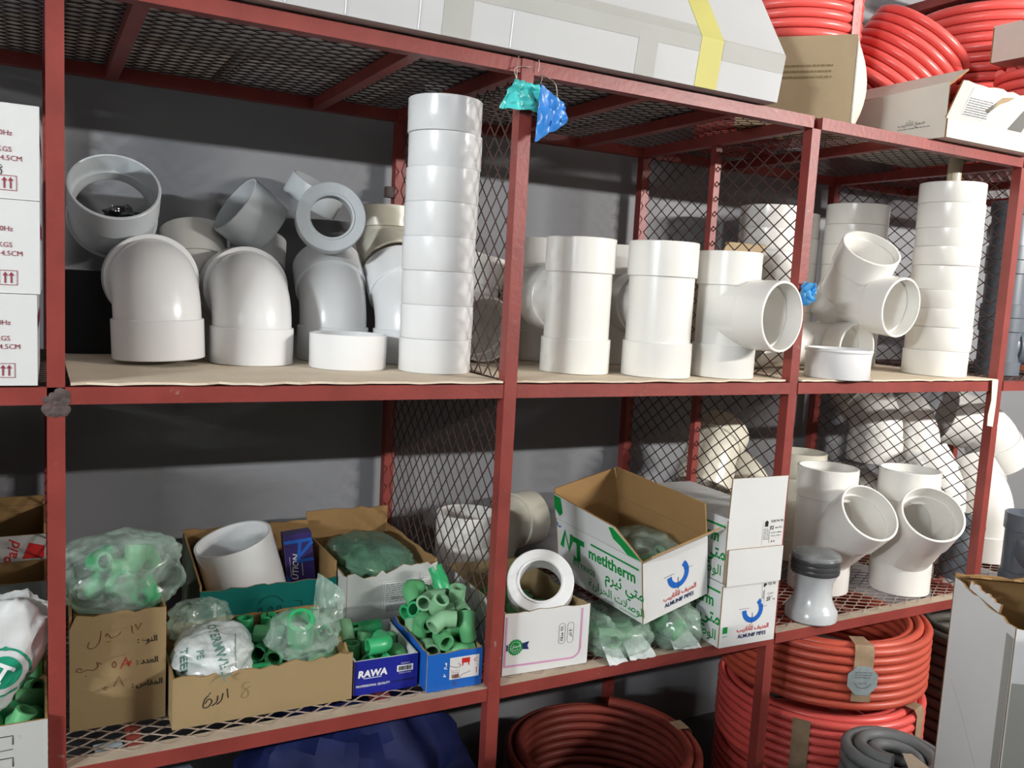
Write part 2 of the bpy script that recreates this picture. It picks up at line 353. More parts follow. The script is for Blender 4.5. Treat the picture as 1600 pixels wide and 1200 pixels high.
def carton(name, label, cat, M, w, d, h, outer, inner, polys={}, flaps=(), closed=False, group=None, heights={}, seam=None, outers={}):
    """w x d x h box of panels; polys replaces a side's outline, flaps = (side, length, opening angle from shut, shrink)"""
    root = thing(name, label, cat, M, group); P = {}
    panel('bottom_panel', rect(w - 2*T_CB, d - 2*T_CB), Matrix(((1,0,0,0),(0,-1,0,d/2 - T_CB),(0,0,-1,0),(0,0,0,1))), [outer, inner], root)
    for s, L in (('front', w), ('back', w), ('left', d - 2*T_CB - 0.0004), ('right', d - 2*T_CB - 0.0004)):
        hh = heights.get(s, h); oo = outers.get(s, outer)
        P[s] = panel('front_panel' if s == 'front' else 'back_panel' if s == 'back' else 'side_panel', polys.get(s) or rect(L, hh), pm(s, w, d), [oo, inner], root)
    if closed:
        g = 0.0012; a = d/2
        for y0, y1 in ((-a, -g), (g, a)):
            obj('top_flap', MB().box((-w/2, y0, h), (w/2, y1, h + T_CB)), outer, root, sharp=0)
        if seam is not None:
            P['tape'] = obj('sealing_tape', MB().box((-w/2 - 0.0006, -0.024, h + T_CB), (w/2 + 0.0006, 0.024, h + T_CB + 0.0006)), seam, root, sharp=0)
    for fl in flaps:
        s, L, ang = fl[:3]; shr = fl[3] if len(fl) > 3 else 0.004; ww = w if s in ('front', 'back') else d
        Mf = pm(s, w, d) @ Matrix.Translation((0, heights.get(s, h), -T_CB/2)) @ Matrix.Rotation(ang - PI/2, 4, 'X') @ Matrix.Translation((0, 0.001, T_CB/2))
        # ang = 0 lies shut over the box, pi/2 stands up, pi hangs outside
        poly = fl[4] if len(fl) > 4 else [(-ww/2 + shr*0.3, 0), (ww/2 - shr*0.3, 0), (ww/2 - shr, L), (-ww/2 + shr, L)]
        P['flap_' + s] = panel('flap', poly, Mf, [outers.get(s, outer), inner], root)
        P['flapM_' + s] = Mf
    return root, P

# ------------------------------------------------------------------ the room
FLOOR_Z, CEIL_Z = -1.25, 1.80
X0, X1, Y0, Y1 = -4.6, 5.4, -3.0, 0.70
def struct(name, mb, m, parent=None):
    o = obj(name, mb, m, parent, sharp=30)
    o['kind'] = 'structure'; return o
struct('floor', MB().box((X0, Y0, FLOOR_Z - 0.1), (X1, Y1, FLOOR_Z)), FLOORM)
struct('ceiling', MB().box((X0, Y0, CEIL_Z), (X1, Y1, CEIL_Z + 0.1)), ROOMM)
struct('wall_back', MB().box((X0, Y1, FLOOR_Z), (X1, Y1 + 0.1, CEIL_Z)), WALLM)
struct('wall_front', MB().box((X0, Y0 - 0.1, FLOOR_Z), (X1, Y0, CEIL_Z)), ROOMM)
struct('wall_left', MB().box((X0 - 0.1, Y0, FLOOR_Z), (X0, Y1, CEIL_Z)), ROOMM)
struct('wall_right', MB().box((X1, Y0, FLOOR_Z), (X1 + 0.1, Y1, CEIL_Z)), WALLM)
CBM = mat('light_block_steel', (0.10, 0.11, 0.12), 0.45, 0.5)  # cupboards added out of view to block lamp light below the lower shelf
for x0, x1, nd, lab in ((-2.80, -2.19, 1, 'added light-blocking narrow grey steel cupboard across the aisle, behind the viewer, left one'), (-0.60, 1.10, 3, 'added light-blocking wide grey steel cupboard across the aisle, behind the viewer, right one')):
    cb = thing('light_block_cupboard', lab, 'cupboard', at((x0 + x1)/2, -2.22, FLOOR_Z)); hw = (x1 - x0)/2; dw = 2*hw/nd
    obj('body', MB().box((-hw, -0.22, 0.0), (hw, 0.20, 1.765)), CBM, cb)
    for k in range(nd):
        dr = obj('door', MB().box((-hw + k*dw + 0.005, 0.2005, 0.05), (-hw + (k+1)*dw - 0.005, 0.22, 1.74)), CBM, cb); obj('handle', MB().box((-hw + (k+1)*dw - 0.08, 0.22, 0.85), (-hw + (k+1)*dw - 0.06, 0.245, 1.0)), WELD, dr)
TUBEM = emit('lit_tube', (1.0, 0.97, 0.92), 3.0); LAMPW = mat('lamp_enamel', (0.7, 0.7, 0.7), 0.4)
for (lx, lc, lw, tilt, spread), nm in zip(LAMPS, ('left', 'middle', 'right')):
    L = thing('tube_lamp', 'white fluorescent tube lamp on the opposite wall, %s of three' % nm, 'lamp', at(lx, Y0, LAMP_Z), 'tube lamps on the opposite wall')
    obj('lamp_body', MB().box((-0.62, 0.001, -0.04), (0.62, 0.06, 0.04)), LAMPW, L)
    obj('tube', MB().tube([(-0.58, 0.085, 0), (0.58, 0.085, 0)], 0.013, 12), TUBEM, L)
    for sx in (-1, 1): obj('tube_holder', MB().box((sx*0.6 - 0.015, 0.06, -0.015), (sx*0.6 + 0.015, 0.1, 0.015)), LAMPW, L)

# ------------------------------------------------------------------ the rack
PX = [-0.793, 0.0, 0.793, 1.566, 2.372, 3.165]     # uprights
DEP = 0.648; ZT, ZM, ZB = 0.62, 0.0, -0.625; HB = 0.0135
rack = thing('storage_rack', 'dark red welded steel rack with expanded mesh shelves and sides, against the wall', 'rack', at(0, 0, FLOOR_Z))
RM = Matrix.Translation((0, 0, -FLOOR_Z))
def bar(name, lo, hi, m=RED, lab=None): return obj(name, MB().box(lo, hi, RM), m, rack, sharp=30, label=lab)
def mesh_strands(W, H, lw, sw, st=0.0023, th=0.0016, wav=0.0):
    """expanded metal: diamonds lw x sw in a W x H sheet"""
    mb = MB(); nu, nv = int(W / (lw/2)), int(H / (sw/2)); ou, ov = (W - nu*lw/2)/2, (H - nv*sw/2)/2
    for i in range(nu):
        for j in range(nv + 1):
            for dj in (1, -1):
                if (i + j) % 2 or not 0 <= j + dj <= nv: continue
                a = Vector((ou + i*lw/2, ov + j*sw/2, 0)); b = Vector((ou + (i+1)*lw/2, ov + (j+dj)*sw/2, 0))
                seq = [a, b]
                if wav:
                    c1 = a.lerp(b, 0.3); c2 = a.lerp(b, 0.7); c1.y -= dj*wav; c2.y += dj*wav; seq = [a, c1, c2, b]
                for p, q in zip(seq, seq[1:]):
                    t = (q - p).normalized(); n = Vector((-t.y, t.x, 0)) * st/2; z = Vector((0, 0, th/2)); e = t*st*0.2
                    mb.add([p-e+n-z, p-e-n-z, p-e-n+z, p-e+n+z, q+e+n-z, q+e-n-z, q+e-n+z, q+e+n+z], [(0,4,5,1),(1,5,6,2),(2,6,7,3),(3,7,4,0)])
    return mb
for i, x in enumerate(PX):
    tall = {2: 0.6345}.get(i, ZT - HB)
    if i in (0, 2, 5):
        bar('upright', (x - HB, -HB - 0.002, FLOOR_Z), (x + HB, HB - 0.002, tall))
    elif i == 1:
        bar('upright', (x - 0.0125, -HB, FLOOR_Z), (x + 0.0125, HB, 0.6345))
    else:
        bar('upright', (x - HB, -HB + 0.003, FLOOR_Z), (x + HB, HB + 0.003, ZT - HB))
    bar('rear_upright', (x - HB, DEP - HB, FLOOR_Z), (x + HB, DEP + HB, ZT + HB))
    for z in (ZT, ZM, ZB): bar('side_rail', (x - HB, HB + 0.004, z - HB), (x + HB, DEP - HB, z + HB))
bar('middle_upright', (PX[3] - 0.010, 0.32, ZM + HB), (PX[3] + 0.010, 0.34, ZT - HB)); bar('middle_upright', (PX[3] - 0.010, 0.32, ZB + HB), (PX[3] + 0.010, 0.34, ZM - HB))
MSH_S = {}
for i in range(5):
    a, b = PX[i] + HB, PX[i+1] - HB
    for z in (ZT, ZM, ZB):
        bar('front_beam', (a - (2*HB if i + 0 in (1, 3, 4) and z == ZM and i == 1 else 0), -HB, z - HB), (b, HB, z + HB))
        bar('rear_beam', (a, DEP - HB, z - HB), (b, DEP + HB, z + HB))
    for xc in {0: (-0.4,), 1: (0.12, 0.575), 2: (1.09, 1.33), 3: (1.90,), 4: (2.75,)}[i]:
        for z in (ZT, ZM, ZB): bar('cross_rail', (xc - 0.0125, HB, z - HB), (xc + 0.0125, DEP - HB, z + HB - 0.002))
    W = b - a + 2*HB
    for z in (ZT, ZM, ZB):
        me = cached(('shelf', round(W, 3)), lambda: mesh_strands(W, DEP - 0.01, 0.056, 0.031, 0.0024, 0.0016, 0.0012).mesh('mesh', 1, 0))
        o = link('mesh_shelf', me, STRANDL if z == ZB else STRAND, rack, RM @ at(a - HB, 0.004, z + HB + 0.001), kind='stuff')
def side_mesh(x, z0, z1, lw, sh, m):
    me = cached(('side', lw, sh, round(z1 - z0, 3)), lambda: mesh_strands(DEP - 2*HB, z1 - z0, lw, sh, 0.0024, 0.0016).mesh('mesh', 1, 0))
    link('mesh_side', me, m, rack, RM @ Matrix(((0,0,1,x),(1,0,0,HB),(0,1,0,z0),(0,0,0,1))), kind='stuff')
for i, (lw, sh) in {1: (0.046, 0.046), 2: (0.045, 0.049), 3: (0.053, 0.039), 4: (0.053, 0.039)}.items():
    side_mesh(PX[i], ZM + HB, ZT - HB, lw, sh, STRAND); side_mesh(PX[i], ZB + HB, ZM - HB, lw, sh, STRAND)
# burnt weld at the left upright and one small bracket stub on the rear upright
w = MB()
rnd = random.Random(4)
for k in range(26):
    x, z = rnd.uniform(-0.014, 0.014), rnd.uniform(-0.028, 0.008); r = rnd.uniform(0.005, 0.0095)
    w.add(*(lambda m: (m.v, m.f))(MB().lathe([(0.0001, -r*0.16), (r*0.8, -r*0.1), (r, 0), (r*0.8, r*0.1), (0.0001, r*0.16)], 8, False)), RM @ at(x, -HB - 0.0005, z, rx=PI/2))
obj('weld_bead', w, WELD, rack, label='burnt grey weld at the joint')
bar('bracket_stub', (PX[2] - 0.034, DEP - 0.012, 0.415), (PX[2] - HB, DEP + 0.012, 0.442), WELD)

# cardboard sheets lying on the shelves
def sheet_obj(name, label, x0, x1, y0, y1, z, seed, m=KRAFT, amp=0.008, th=0.004, cat='cardboard', sag=0.0):
    rnd = random.Random(seed); n = max(6, int((x1 - x0) / 0.022)); fr = []
    for i in range(n + 1):
        x = x0 + (x1 - x0)*i/n; fr.append((x, y0 + rnd.uniform(-amp, amp) - (0.006 if 0.3 < i/n < 0.42 else 0)))
    vs = []
    for zz in (0, th):
        for x, y in fr: vs.append((x, y, z + zz + 0.0006*math.sin(x*60)))
        for x, y in fr: vs.append((x, y1, z + zz))
    N = n + 1; fs = []
    for i in range(n):
        fs += [(i, N + i, N + i + 1, i + 1), (2*N + i, 2*N + i + 1, 3*N + i + 1, 3*N + i), (i, i + 1, 2*N + i + 1, 2*N + i), (N + i, 3*N + i, 3*N + i + 1, N + i + 1)]
    fs += [(0, 2*N, 3*N, N), (n, N + n, 3*N + n, 2*N + n)]
    return tag(obj(name, MB().add(vs, fs), m, sharp=0), label, cat)
ZS = ZM + HB + 0.0030
sheet_obj('cardboard_sheet', 'torn brown cardboard sheet lining the middle shelf under the white elbows', 0.02, 0.775, -0.014, 0.62, ZS, 1)
sheet_obj('cardboard_sheet', 'torn brown cardboard sheet lining the middle shelf under the three standing tees', 0.812, 1.548, -0.010, 0.62, ZS, 2)
sheet_obj('cardboard_sheet', 'torn brown cardboard sheet lining the middle shelf under the white cap and tall stack', 1.585, 2.352, -0.014, 0.62, ZS, 3)
ZSH = ZS + 0.0048
ZL = ZB + HB + 0.0022

# ------------------------------------------------------------------ pipe fittings
def elbow(name, label, M, m, R=0.08, ang=90, ls=0.072, rb=0.098, group=None, lead=0.004, m2=None, flare=0.0015):
    """drain elbow: lower socket at the origin looking down, bends towards local +Y"""
    root = thing(name, label, 'pipe fitting', M, group); a = math.radians(ang)
    n = max(6, int(ang / 7)); path = [(0, 0, ls - 0.016), (0, 0, ls)]
    path += [(0, rb - rb*math.cos(a*i/n), ls + lead + rb*math.sin(a*i/n)) for i in range(n + 1)]
    e = Vector(path[-1]); d = Vector((0, math.sin(a), math.cos(a))); path.append(tuple(e + d*0.012))
    key = (R, ang, ls, rb, lead)
    link('body', cached(('elb',) + key, lambda: MB().pipe(path, R - 0.0045, R - 0.0105, 48, up=(1, 0, 0)).mesh('body')), m2 or m, root)
    rm = cached(('ring', R, ls), lambda: ring_mesh(R, R - 0.0055, ls))
    link('socket', rm, m, root); link('socket', cached(('ring', R + flare, ls), lambda: ring_mesh(R + flare, R - 0.0045, ls)), m, root, aim(e - d*flare*1.5, d, (1, 0, 0)))
    return root
def coupler(name, label, M, m, R=0.078, h=0.068, group=None, wall=0.0055):
    me = cached(('cpl', R, h, wall), lambda: MB().lathe([(R - wall, 0), (R - 0.0016, 0), (R - 0.0004, 0.0016), (R - 0.0004, h*0.47), (R, h*0.5), (R, h - 0.0016), (R - 0.0014, h), (R - wall, h),
        (R - wall - 0.0006, h*0.54), (R - wall - 0.004, h*0.53), (R - wall - 0.004, h*0.47), (R - wall - 0.0006, h*0.46)], 64).mesh('coupler'))
    o = link(name, me, m, None, M); return tag(o, label, 'pipe fitting', group)
def tee(name, label, M, m, R=0.079, H=0.30, zb=0.155, L=0.15, ls=0.075, bdir=(0, 1, 0), group=None, Rb=None, low=None):
    """branch fitting standing on its lower socket; bdir is the branch direction in the fitting's own frame"""
    Rb = Rb or R; b = Vector(bdir).normalized(); Mb = aim((0, 0, zb), b, (0.01, 0, 1) if abs(b.z) < 0.9 else (1, 0, 0))
    root = thing(name, label, 'pipe fitting', M, group); key = ('tee', R, H, zb, L, ls, tuple(round(c, 3) for c in b), Rb)
    me = cached(key, lambda: solid_bool([cyl(R - 0.005, 0.02, H - 0.02), cyl(Rb - 0.005, 0.0, L - ls*0.5, M=Mb)],
                                        [cyl(R - 0.011, -0.05, H + 0.05), cyl(Rb - 0.011, 0.001, L + 0.1, M=Mb)]))
    link('body', me, m, root)
    rm = cached(('ring', R, ls), lambda: ring_mesh(R, R - 0.0058, ls)); rb = cached(('ring', Rb, ls), lambda: ring_mesh(Rb, Rb - 0.0058, ls))
    link('socket', rm, m, root); link('socket', rm, m, root, Matrix.Translation((0, 0, H - ls)))
    link('branch_socket', rb, m, root, Mb @ Matrix.Translation((0, 0, L - ls)))
    return root
def wye(name, label, M, m, R=0.085, H=0.355, zb=0.085, L=0.275, ls=0.085, az=0.0, el=45, group=None):
    e = math.radians(el); return tee(name, label, M, m, R, H, zb, L, ls, (math.cos(az)*math.cos(e), math.sin(az)*math.cos(e), math.sin(e)), group)

# --- middle shelf, first bay
HC = 0.0690
ords = ['lowest', 'second', 'third', 'fourth', 'fifth', 'sixth', 'seventh', 'eighth', 'ninth']
offs = [0, 0.001, 0.001, -0.001, 0.0005, 0.001, 0.003, 0.0]
for k in range(8):
    lab = 'white coupler, %s of the tall stack of eight beside the mesh' % ('lowest' if k == 0 else 'topmost' if k == 7 else ords[k] + ' from the bottom')
    coupler('pipe_coupler', lab, at(0.708 + offs[k]*1.5, 0.17 + offs[k], ZSH + k*HC, k*0.7), PVC, 0.0755, HC - 0.0004, 'stack of eight white couplers')
coupler('pipe_coupler', 'single short white pipe ring on the cardboard before the elbows', at(0.540, 0.232, ZSH), PVC, 0.079, 0.070)
EG = 'white elbows on the middle shelf'
elbow('pipe_elbow', 'large white elbow tilted at the left, its socket raised off the cardboard', at(0.183, 0.300, ZSH + 0.010, 0.0, ry=-0.04), PVC, 0.0845, 90, 0.076, 0.074, EG, lead=0.0, flare=0.0045)
elbow('pipe_elbow', 'large white elbow standing upright, second from the left upright', at(0.362, 0.315, ZSH, -0.02), PVC, 0.083, 90, 0.074, 0.076, EG, lead=0.0, flare=0.0045)
elbow('pipe_elbow', 'white segmented elbow standing behind the single short ring', at(0.556, 0.395, ZSH, -0.12), PVC, 0.078, 50, 0.075, 0.11, EG, lead=0.0)
elbow('pipe_elbow', 'white segmented elbow standing half hidden behind the tall coupler stack', at(0.7125, 0.345, ZSH, 0.0), PVC, 0.076, 50, 0.075, 0.11, EG, lead=0.0)
elbow('pipe_elbow', 'cream yellowed elbow perched on the white elbow behind the tall stack', aim((0.716, 0.451, 0.238), (0, 0.766, 0.643), (0, 0, 1)), CREAM, 0.077, 45, 0.05, 0.08, EG)
elbow('pipe_elbow', 'white elbow low at the back between the two large elbows', at(0.285, 0.550, ZSH, 0.0), PVCW, 0.070, 25, 0.075, 0.10, EG, lead=0.085)
elbow('pipe_elbow', 'white elbow wedged at the back under the tipped pale coupler', at(0.420, 0.556, ZSH, -0.3), PVC, 0.062, 25, 0.070, 0.10, EG, lead=0.085)
db, P = carton('shade_box', 'added black box standing in for the shade under the raised grey-blue elbow', 'box', at(0.105, 0.548, ZSH, 0.0), 0.165, 0.15, 0.165, mat('shade_black', (0.02, 0.02, 0.021), 0.7, 0.2), BROWNI, closed=True)  # added black box: props the elbow and stands in for the dark shade
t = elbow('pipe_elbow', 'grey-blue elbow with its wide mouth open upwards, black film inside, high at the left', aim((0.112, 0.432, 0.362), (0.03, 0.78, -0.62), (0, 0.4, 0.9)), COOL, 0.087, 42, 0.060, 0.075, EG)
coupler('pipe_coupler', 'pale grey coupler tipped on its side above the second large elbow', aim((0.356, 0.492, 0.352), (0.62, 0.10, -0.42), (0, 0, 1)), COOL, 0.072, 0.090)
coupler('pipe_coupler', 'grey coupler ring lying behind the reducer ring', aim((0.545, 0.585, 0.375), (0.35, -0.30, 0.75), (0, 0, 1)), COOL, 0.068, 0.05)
def bushing(name, label, M, m, Ro, Ri, h, group=None):
    root = thing(name, label, 'pipe fitting', M, group)
    obj('body', MB().lathe([(Ri, 0), (Ro - 0.002, 0), (Ro, 0.002), (Ro, h*0.75), (Ro*0.93, h*0.78), (Ro*0.93, h), (Ro*0.86, h), (Ro*0.86, h*0.3), (Ri + 0.008, h*0.18), (Ri + 0.008, h*0.55), (Ri, h*0.55)], 64), m, root)
    obj('inner_rim', MB().lathe([(Ri - 0.0015, -0.001), (Ri + 0.003, -0.002), (Ri + 0.005, 0.0005), (Ri - 0.0015, 0.004)], 64), m, root)
    return root
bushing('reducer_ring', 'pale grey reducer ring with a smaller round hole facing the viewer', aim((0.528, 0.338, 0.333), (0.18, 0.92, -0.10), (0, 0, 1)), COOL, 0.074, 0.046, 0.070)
# black film crumpled in the mouth of the raised elbow
def crumple(r, seed, nu=18, nv=12, flat=0.6, amp=0.5, f=2.4):
    vs = []; fs = []
    for j in range(nv + 1):
        for i in range(nu):
            a, b = 2*PI*i/nu, PI*j/nv; d = Vector((math.cos(a)*math.sin(b), math.sin(a)*math.sin(b), math.cos(b)))
            k = 1 + amp*noise.noise(d*f + Vector((seed, 0, seed*2))) + amp*0.5*noise.noise(d*f*3 + Vector((0, seed, 0)))
            vs.append((d.x*r*k, d.y*r*k, d.z*r*k*flat))
    for j in range(nv):
        for i in range(nu):
            fs.append((j*nu + i, (j+1)*nu + i, (j+1)*nu + (i+1) % nu, j*nu + (i+1) % nu))
    return MB().add(vs, fs)
tag(obj('plastic_scrap', crumple(0.037, 3), BLACKP, None, at(0.125, 0.445, 0.30), sharp=20), 'crumpled shiny black film inside the raised grey-blue elbow', 'plastic')

# --- middle shelf, second bay: tees
TG = 'white tees on the middle shelf'
tee('pipe_tee', 'white tee standing nearest the middle upright, mesh shadow on it', at(1.050, 0.160, ZSH), PVCW, 0.079, 0.300, 0.165, 0.150, 0.077, (0.013, 0.998, 0), TG)
tee('pipe_tee', 'white tee standing in the middle of the three, branch turned to the back', at(1.222, 0.083, ZSH, 0.03), PVCW, 0.079, 0.302, 0.16, 0.150, 0.078, (0.30, 0.954, 0), TG)
tee('pipe_tee', 'white tee at the right with its open branch facing right', at(1.405, 0.066, ZSH), PVCW, 0.074, 0.292, 0.150, 0.155, 0.078, (0.185, -0.98, 0), TG, Rb=0.080)
tee('pipe_tee', 'white tee standing behind, nearest the middle upright', at(1.115, 0.460, ZSH, 0.3), PVCW, 0.079, 0.310, 0.16, 0.140, 0.077, (0.4, 0.5, 0), TG)
tee('pipe_tee', 'white tee standing behind the gap between the two front tees', at(1.315, 0.395, ZSH, 0.2), PVCW, 0.079, 0.305, 0.16, 0.140, 0.077, (0.5, 0.5, 0), TG)
elbow('pipe_elbow', 'white elbow lying behind the mesh divider, close to the middle upright', aim((0.905, 0.33, ZSH + 0.08), (0.1, 1, 0.1), (0.2, 0, 1)), PVCW, 0.079, 90, 0.075, 0.098, TG)
# --- middle shelf, third bay
SG = 'couplers of the tall stack at the right'
hs = [0.071, 0.066, 0.051, 0.052, 0.068, 0.052, 0.051, 0.069, 0.056]; z = ZSH
for k in range(9):
    lab = 'cream-white coupler, %s of the tall stack of nine' % ('lowest' if k == 0 else 'topmost' if k == 8 else ords[k] + ' from the bottom')
    coupler('pipe_coupler', lab, at(2.240 + 0.002*math.sin(k*2.1), 0.105 + 0.002*math.cos(k*1.7), z, k*0.9), PVCW, 0.0865 + (0.0008 if k % 2 else 0), hs[k] - 0.0004, SG); z += hs[k]
tag(obj('paper_roll', MB().tube([(2.245, 0.11, z - 0.05), (2.25, 0.115, z + 0.03), (2.252, 0.115, z + 0.075)], 0.019, 16), TAPEP, sharp=30), 'pale cardboard tube standing in the top of the tall coupler stack at the right', 'paper roll')
for sx, sy, n, lab, Rr, hh in ((1.905, 0.455, 7, 'rear stack seen through the mesh divider', 0.092, 0.066), (2.075, 0.535, 6, 'glossy rear stack right behind the thin upright', 0.082, 0.0765), (2.190, 0.385, 8, 'rear stack behind the leaning wye', 0.092, 0.0610)):
    for k in range(n):
        coupler('pipe_coupler', 'cream-white coupler, %s of the %s' % ('lowest' if k == 0 else 'topmost' if k == n - 1 else ords[k] + ' from the bottom', lab), at(sx + 0.001*math.sin(k*2), sy, ZSH + k*hh, k), PVCW, Rr, hh - 0.0004, lab)
WM = aim((1.958, 0.227, 0.180), (-0.17, -0.58, 0.79), (0.3, 1, 0))
tee('pipe_wye', 'cream-white wye leaning towards the viewer with two wide mouths, beside the tall stack', WM, PVCW, 0.079, 0.225, 0.055, 0.180, 0.07, tuple(WM.to_3x3().transposed() @ Vector((0.05, -0.98, -0.10))))
elbow('pipe_elbow', 'white elbow lying flat behind the shallow cap, mouth towards the viewer', aim((1.640, 0.238, ZSH + 0.0695), (1, 0.0, 0), (0, -1, 0.0)), PVCW, 0.0675, 90, 0.060, 0.078, None, lead=0.130)
cap = thing('pipe_stopper', 'shallow white cap with a thin rim on the shelf edge', 'pipe fitting', at(1.755, 0.030, ZSH))
obj('body', MB().lathe([(0.0005, 0.002), (0.0775, 0), (0.079, 0.002), (0.0795, 0.066), (0.074, 0.066), (0.073, 0.006), (0.0005, 0.006)], 64, False), PVC, cap)
obj('rim', MB().lathe([(0.074, 0.066), (0.082, 0.066), (0.0835, 0.069), (0.082, 0.074), (0.074, 0.074)], 64), PVC, cap)

# ------------------------------------------------------------------ left bay: white cartons
CG = 'white cartons stacked at the left'
for k, (zz, dx, lab) in enumerate(((0.0, -0.004, 'lowest of the three white cartons stacked left of the left upright'), (0.1385, 0.0, 'middle white carton of the stack left of the left upright'), (0.277, 0.0, 'topmost white carton of the stack at the left, black 8 written on it'))):
    W_, D_, H_ = 0.36, 0.34, 0.1335
    c, P = carton('carton', lab, 'carton', at(-0.199 + dx, 0.160 + 0.002*k, ZM + HB + 0.003 + zz, -0.01), W_, D_, H_, WHITEC, BROWNI, closed=True, seam=TAPEG, group=CG)
    F = pm('front', W_, D_); i = Ink(F)
    for body, v in (('LIGHT', 0.108), ('50/60Hz', 0.0945), ('PCS', 0.0835), ('G.W:3.0KGS', 0.071), ('39X27X14.5CM', 0.0585)):
        vs, fs = text_geo(body, 0.0105); mx = max(p[0] for p in vs)
        right = {'LIGHT': 0.126, '50/60Hz': 0.145, 'PCS': 0.118, 'G.W:3.0KGS': 0.144, '39X27X14.5CM': 0.157}[body]
        i.mb.add(vs, fs, i._m(right - mx, v))
    for u in (0.1265, 0.099):
        i.frame(u, 0.012, u + 0.024, 0.034, 0.0009)
        for du in (0.008, 0.016):
            i.rect(u + du - 0.001, 0.015, u + du + 0.001, 0.027); i.poly([(u + du - 0.0035, 0.026), (u + du + 0.0035, 0.026), (u + du, 0.0315)])
    i.build('printed_text', INKM, P['front'])
    s = Ink(pm('right', W_, D_)); s.rect(-0.168, 0.085, 0.168, 0.106); s.build('printed_band', INKM, P['right'])
    if k == 2:
        Ink(F).line(smooth([(0.131, 0.0475), (0.126, 0.0485), (0.124, 0.0445), (0.130, 0.0415), (0.131, 0.0365), (0.126, 0.0345), (0.1235, 0.0375), (0.128, 0.042), (0.132, 0.046)]), 0.0012).line([(0.108, 0.042), (0.116, 0.041)], 0.0012).build('handwriting', INKK, P['front'])
# lower left: white box of green fittings, two boxes behind
lb, P = carton('open_box', 'white open box of green fittings at the lower left edge', 'box', at(-0.1735, 0.105, ZL, 0.0), 0.32, 0.27, 0.098, GREYC, BROWNI)
i = Ink(pm('front', 0.32, 0.27))
for v in (0.062, 0.026): i.line([(0.090, v + 0.018), (0.112, v + 0.018), (0.112, v + 0.003)], 0.0016).line([(0.112, v - 0.004), (0.090, v - 0.005)], 0.0012)
i.build('printed_marks', INKK, P['front'])
carton('open_box', 'blue-grey box behind the white box at the lower left edge', 'box', at(-0.372, 0.375, ZL), 0.72, 0.14, 0.212, mat('blue_grey_carton', (0.20, 0.225, 0.24), 0.7, 0.3, 0.07, 6), BROWNI)
rb_, P = carton('open_box', 'open box with red lettering at the back of the lower left edge', 'box', at(-0.372, 0.535, ZL), 0.72, 0.16, 0.285, mat('dim_grey_carton', (0.42, 0.41, 0.40), 0.7, 0.3, 0.07, 6), BROWNI, heights={'front': 0.262}, flaps=(('back', 0.02, 1.4),))
Ink(pm('front', 0.72, 0.16)).text('Paid', 0.030, 0.300, 0.225, 1.35, 0.01, 0.3).poly([(0.318, 0.213), (0.357, 0.213), (0.357, 0.238), (0.330, 0.246)]).build('printed_text', INKR, P['front'])

carton('carton', 'added brown carton stacked to block light in the lower left bay, outside the view', 'carton', at(-0.445, 0.455, ZL + 0.292), 0.60, 0.26, 0.26, BROWN, BROWNI, closed=True)  # added out of view to keep the left lamp off the lower wall
carton('carton', 'added tall brown carton blocking light at the front of the lower left bay, outside the view', 'carton', at(-0.535, 0.125, ZL), 0.37, 0.27, 0.54, BROWN, BROWNI, closed=True)  # also added unseen, its height shades the left of the lower wall
# ------------------------------------------------------------------ lower shelf, first bay: boxes
bt, P = carton('open_box', 'tall brown cardboard box with handwriting, topped by bagged green fittings', 'box', at(0.1005, 0.185, ZL, -0.02), 0.156, 0.16, 0.208, BROWN, BROWNI,
    polys={'front': jag(0.156, 0.208, 5, 0.004, 12, lambda u: -0.022 if u < -0.066 else 0.0)})
F = pm('front', 0.156, 0.16)
i = Ink(F)
for s_, v in (('النوع :', 0.152), ('العدد :', 0.112), ('المقاس :', 0.070)): i.text(arab(s_), 0.0145, 0.047, v, 0.0, 0.02)
i.build('printed_text', INKK, P['front'])
i = Ink(F)
i.line(smooth([(0.004, 0.172), (-0.002, 0.166), (-0.012, 0.163), (-0.016, 0.169), (-0.019, 0.172), (-0.0205, 0.166)]), 0.0011).line(smooth([(-0.028, 0.178), (-0.031, 0.158), (-0.040, 0.148), (-0.049, 0.150), (-0.047, 0.160)]), 0.0011).disc(-0.014, 0.157, 0.0009).disc(-0.0175, 0.1565, 0.0009)
i.line(smooth([(0.021, 0.181), (0.0215, 0.172), (0.023, 0.166)]), 0.0012).line([(0.027, 0.183), (0.031, 0.172), (0.037, 0.184)], 0.0012)
i.line(smooth([(-0.004, 0.113), (-0.007, 0.119), (-0.0105, 0.113), (-0.007, 0.107), (-0.004, 0.113)]), 0.0012).line(smooth([(-0.027, 0.117), (-0.035, 0.121), (-0.033, 0.114), (-0.040, 0.108), (-0.050, 0.110), (-0.059, 0.107), (-0.067, 0.110), (-0.063, 0.115), (-0.058, 0.111)]), 0.0011).disc(-0.052, 0.099, 0.001)
i.line([(-0.008, 0.072), (0.000, 0.090), (0.008, 0.071)], 0.0012).line(smooth([(-0.018, 0.071), (-0.022, 0.074), (-0.024, 0.070), (-0.019, 0.068)]), 0.0011)
i.build('handwriting', INKRB, P['front'])
Ink(F).line([(0.003, 0.104), (0.012, 0.124), (0.018, 0.106), (0.005, 0.112), (0.022, 0.111), (0.009, 0.120), (0.016, 0.108), (0.020, 0.117)], 0.0018).build('crossing_out', INKR, P['front'], label='red crossed-out number')

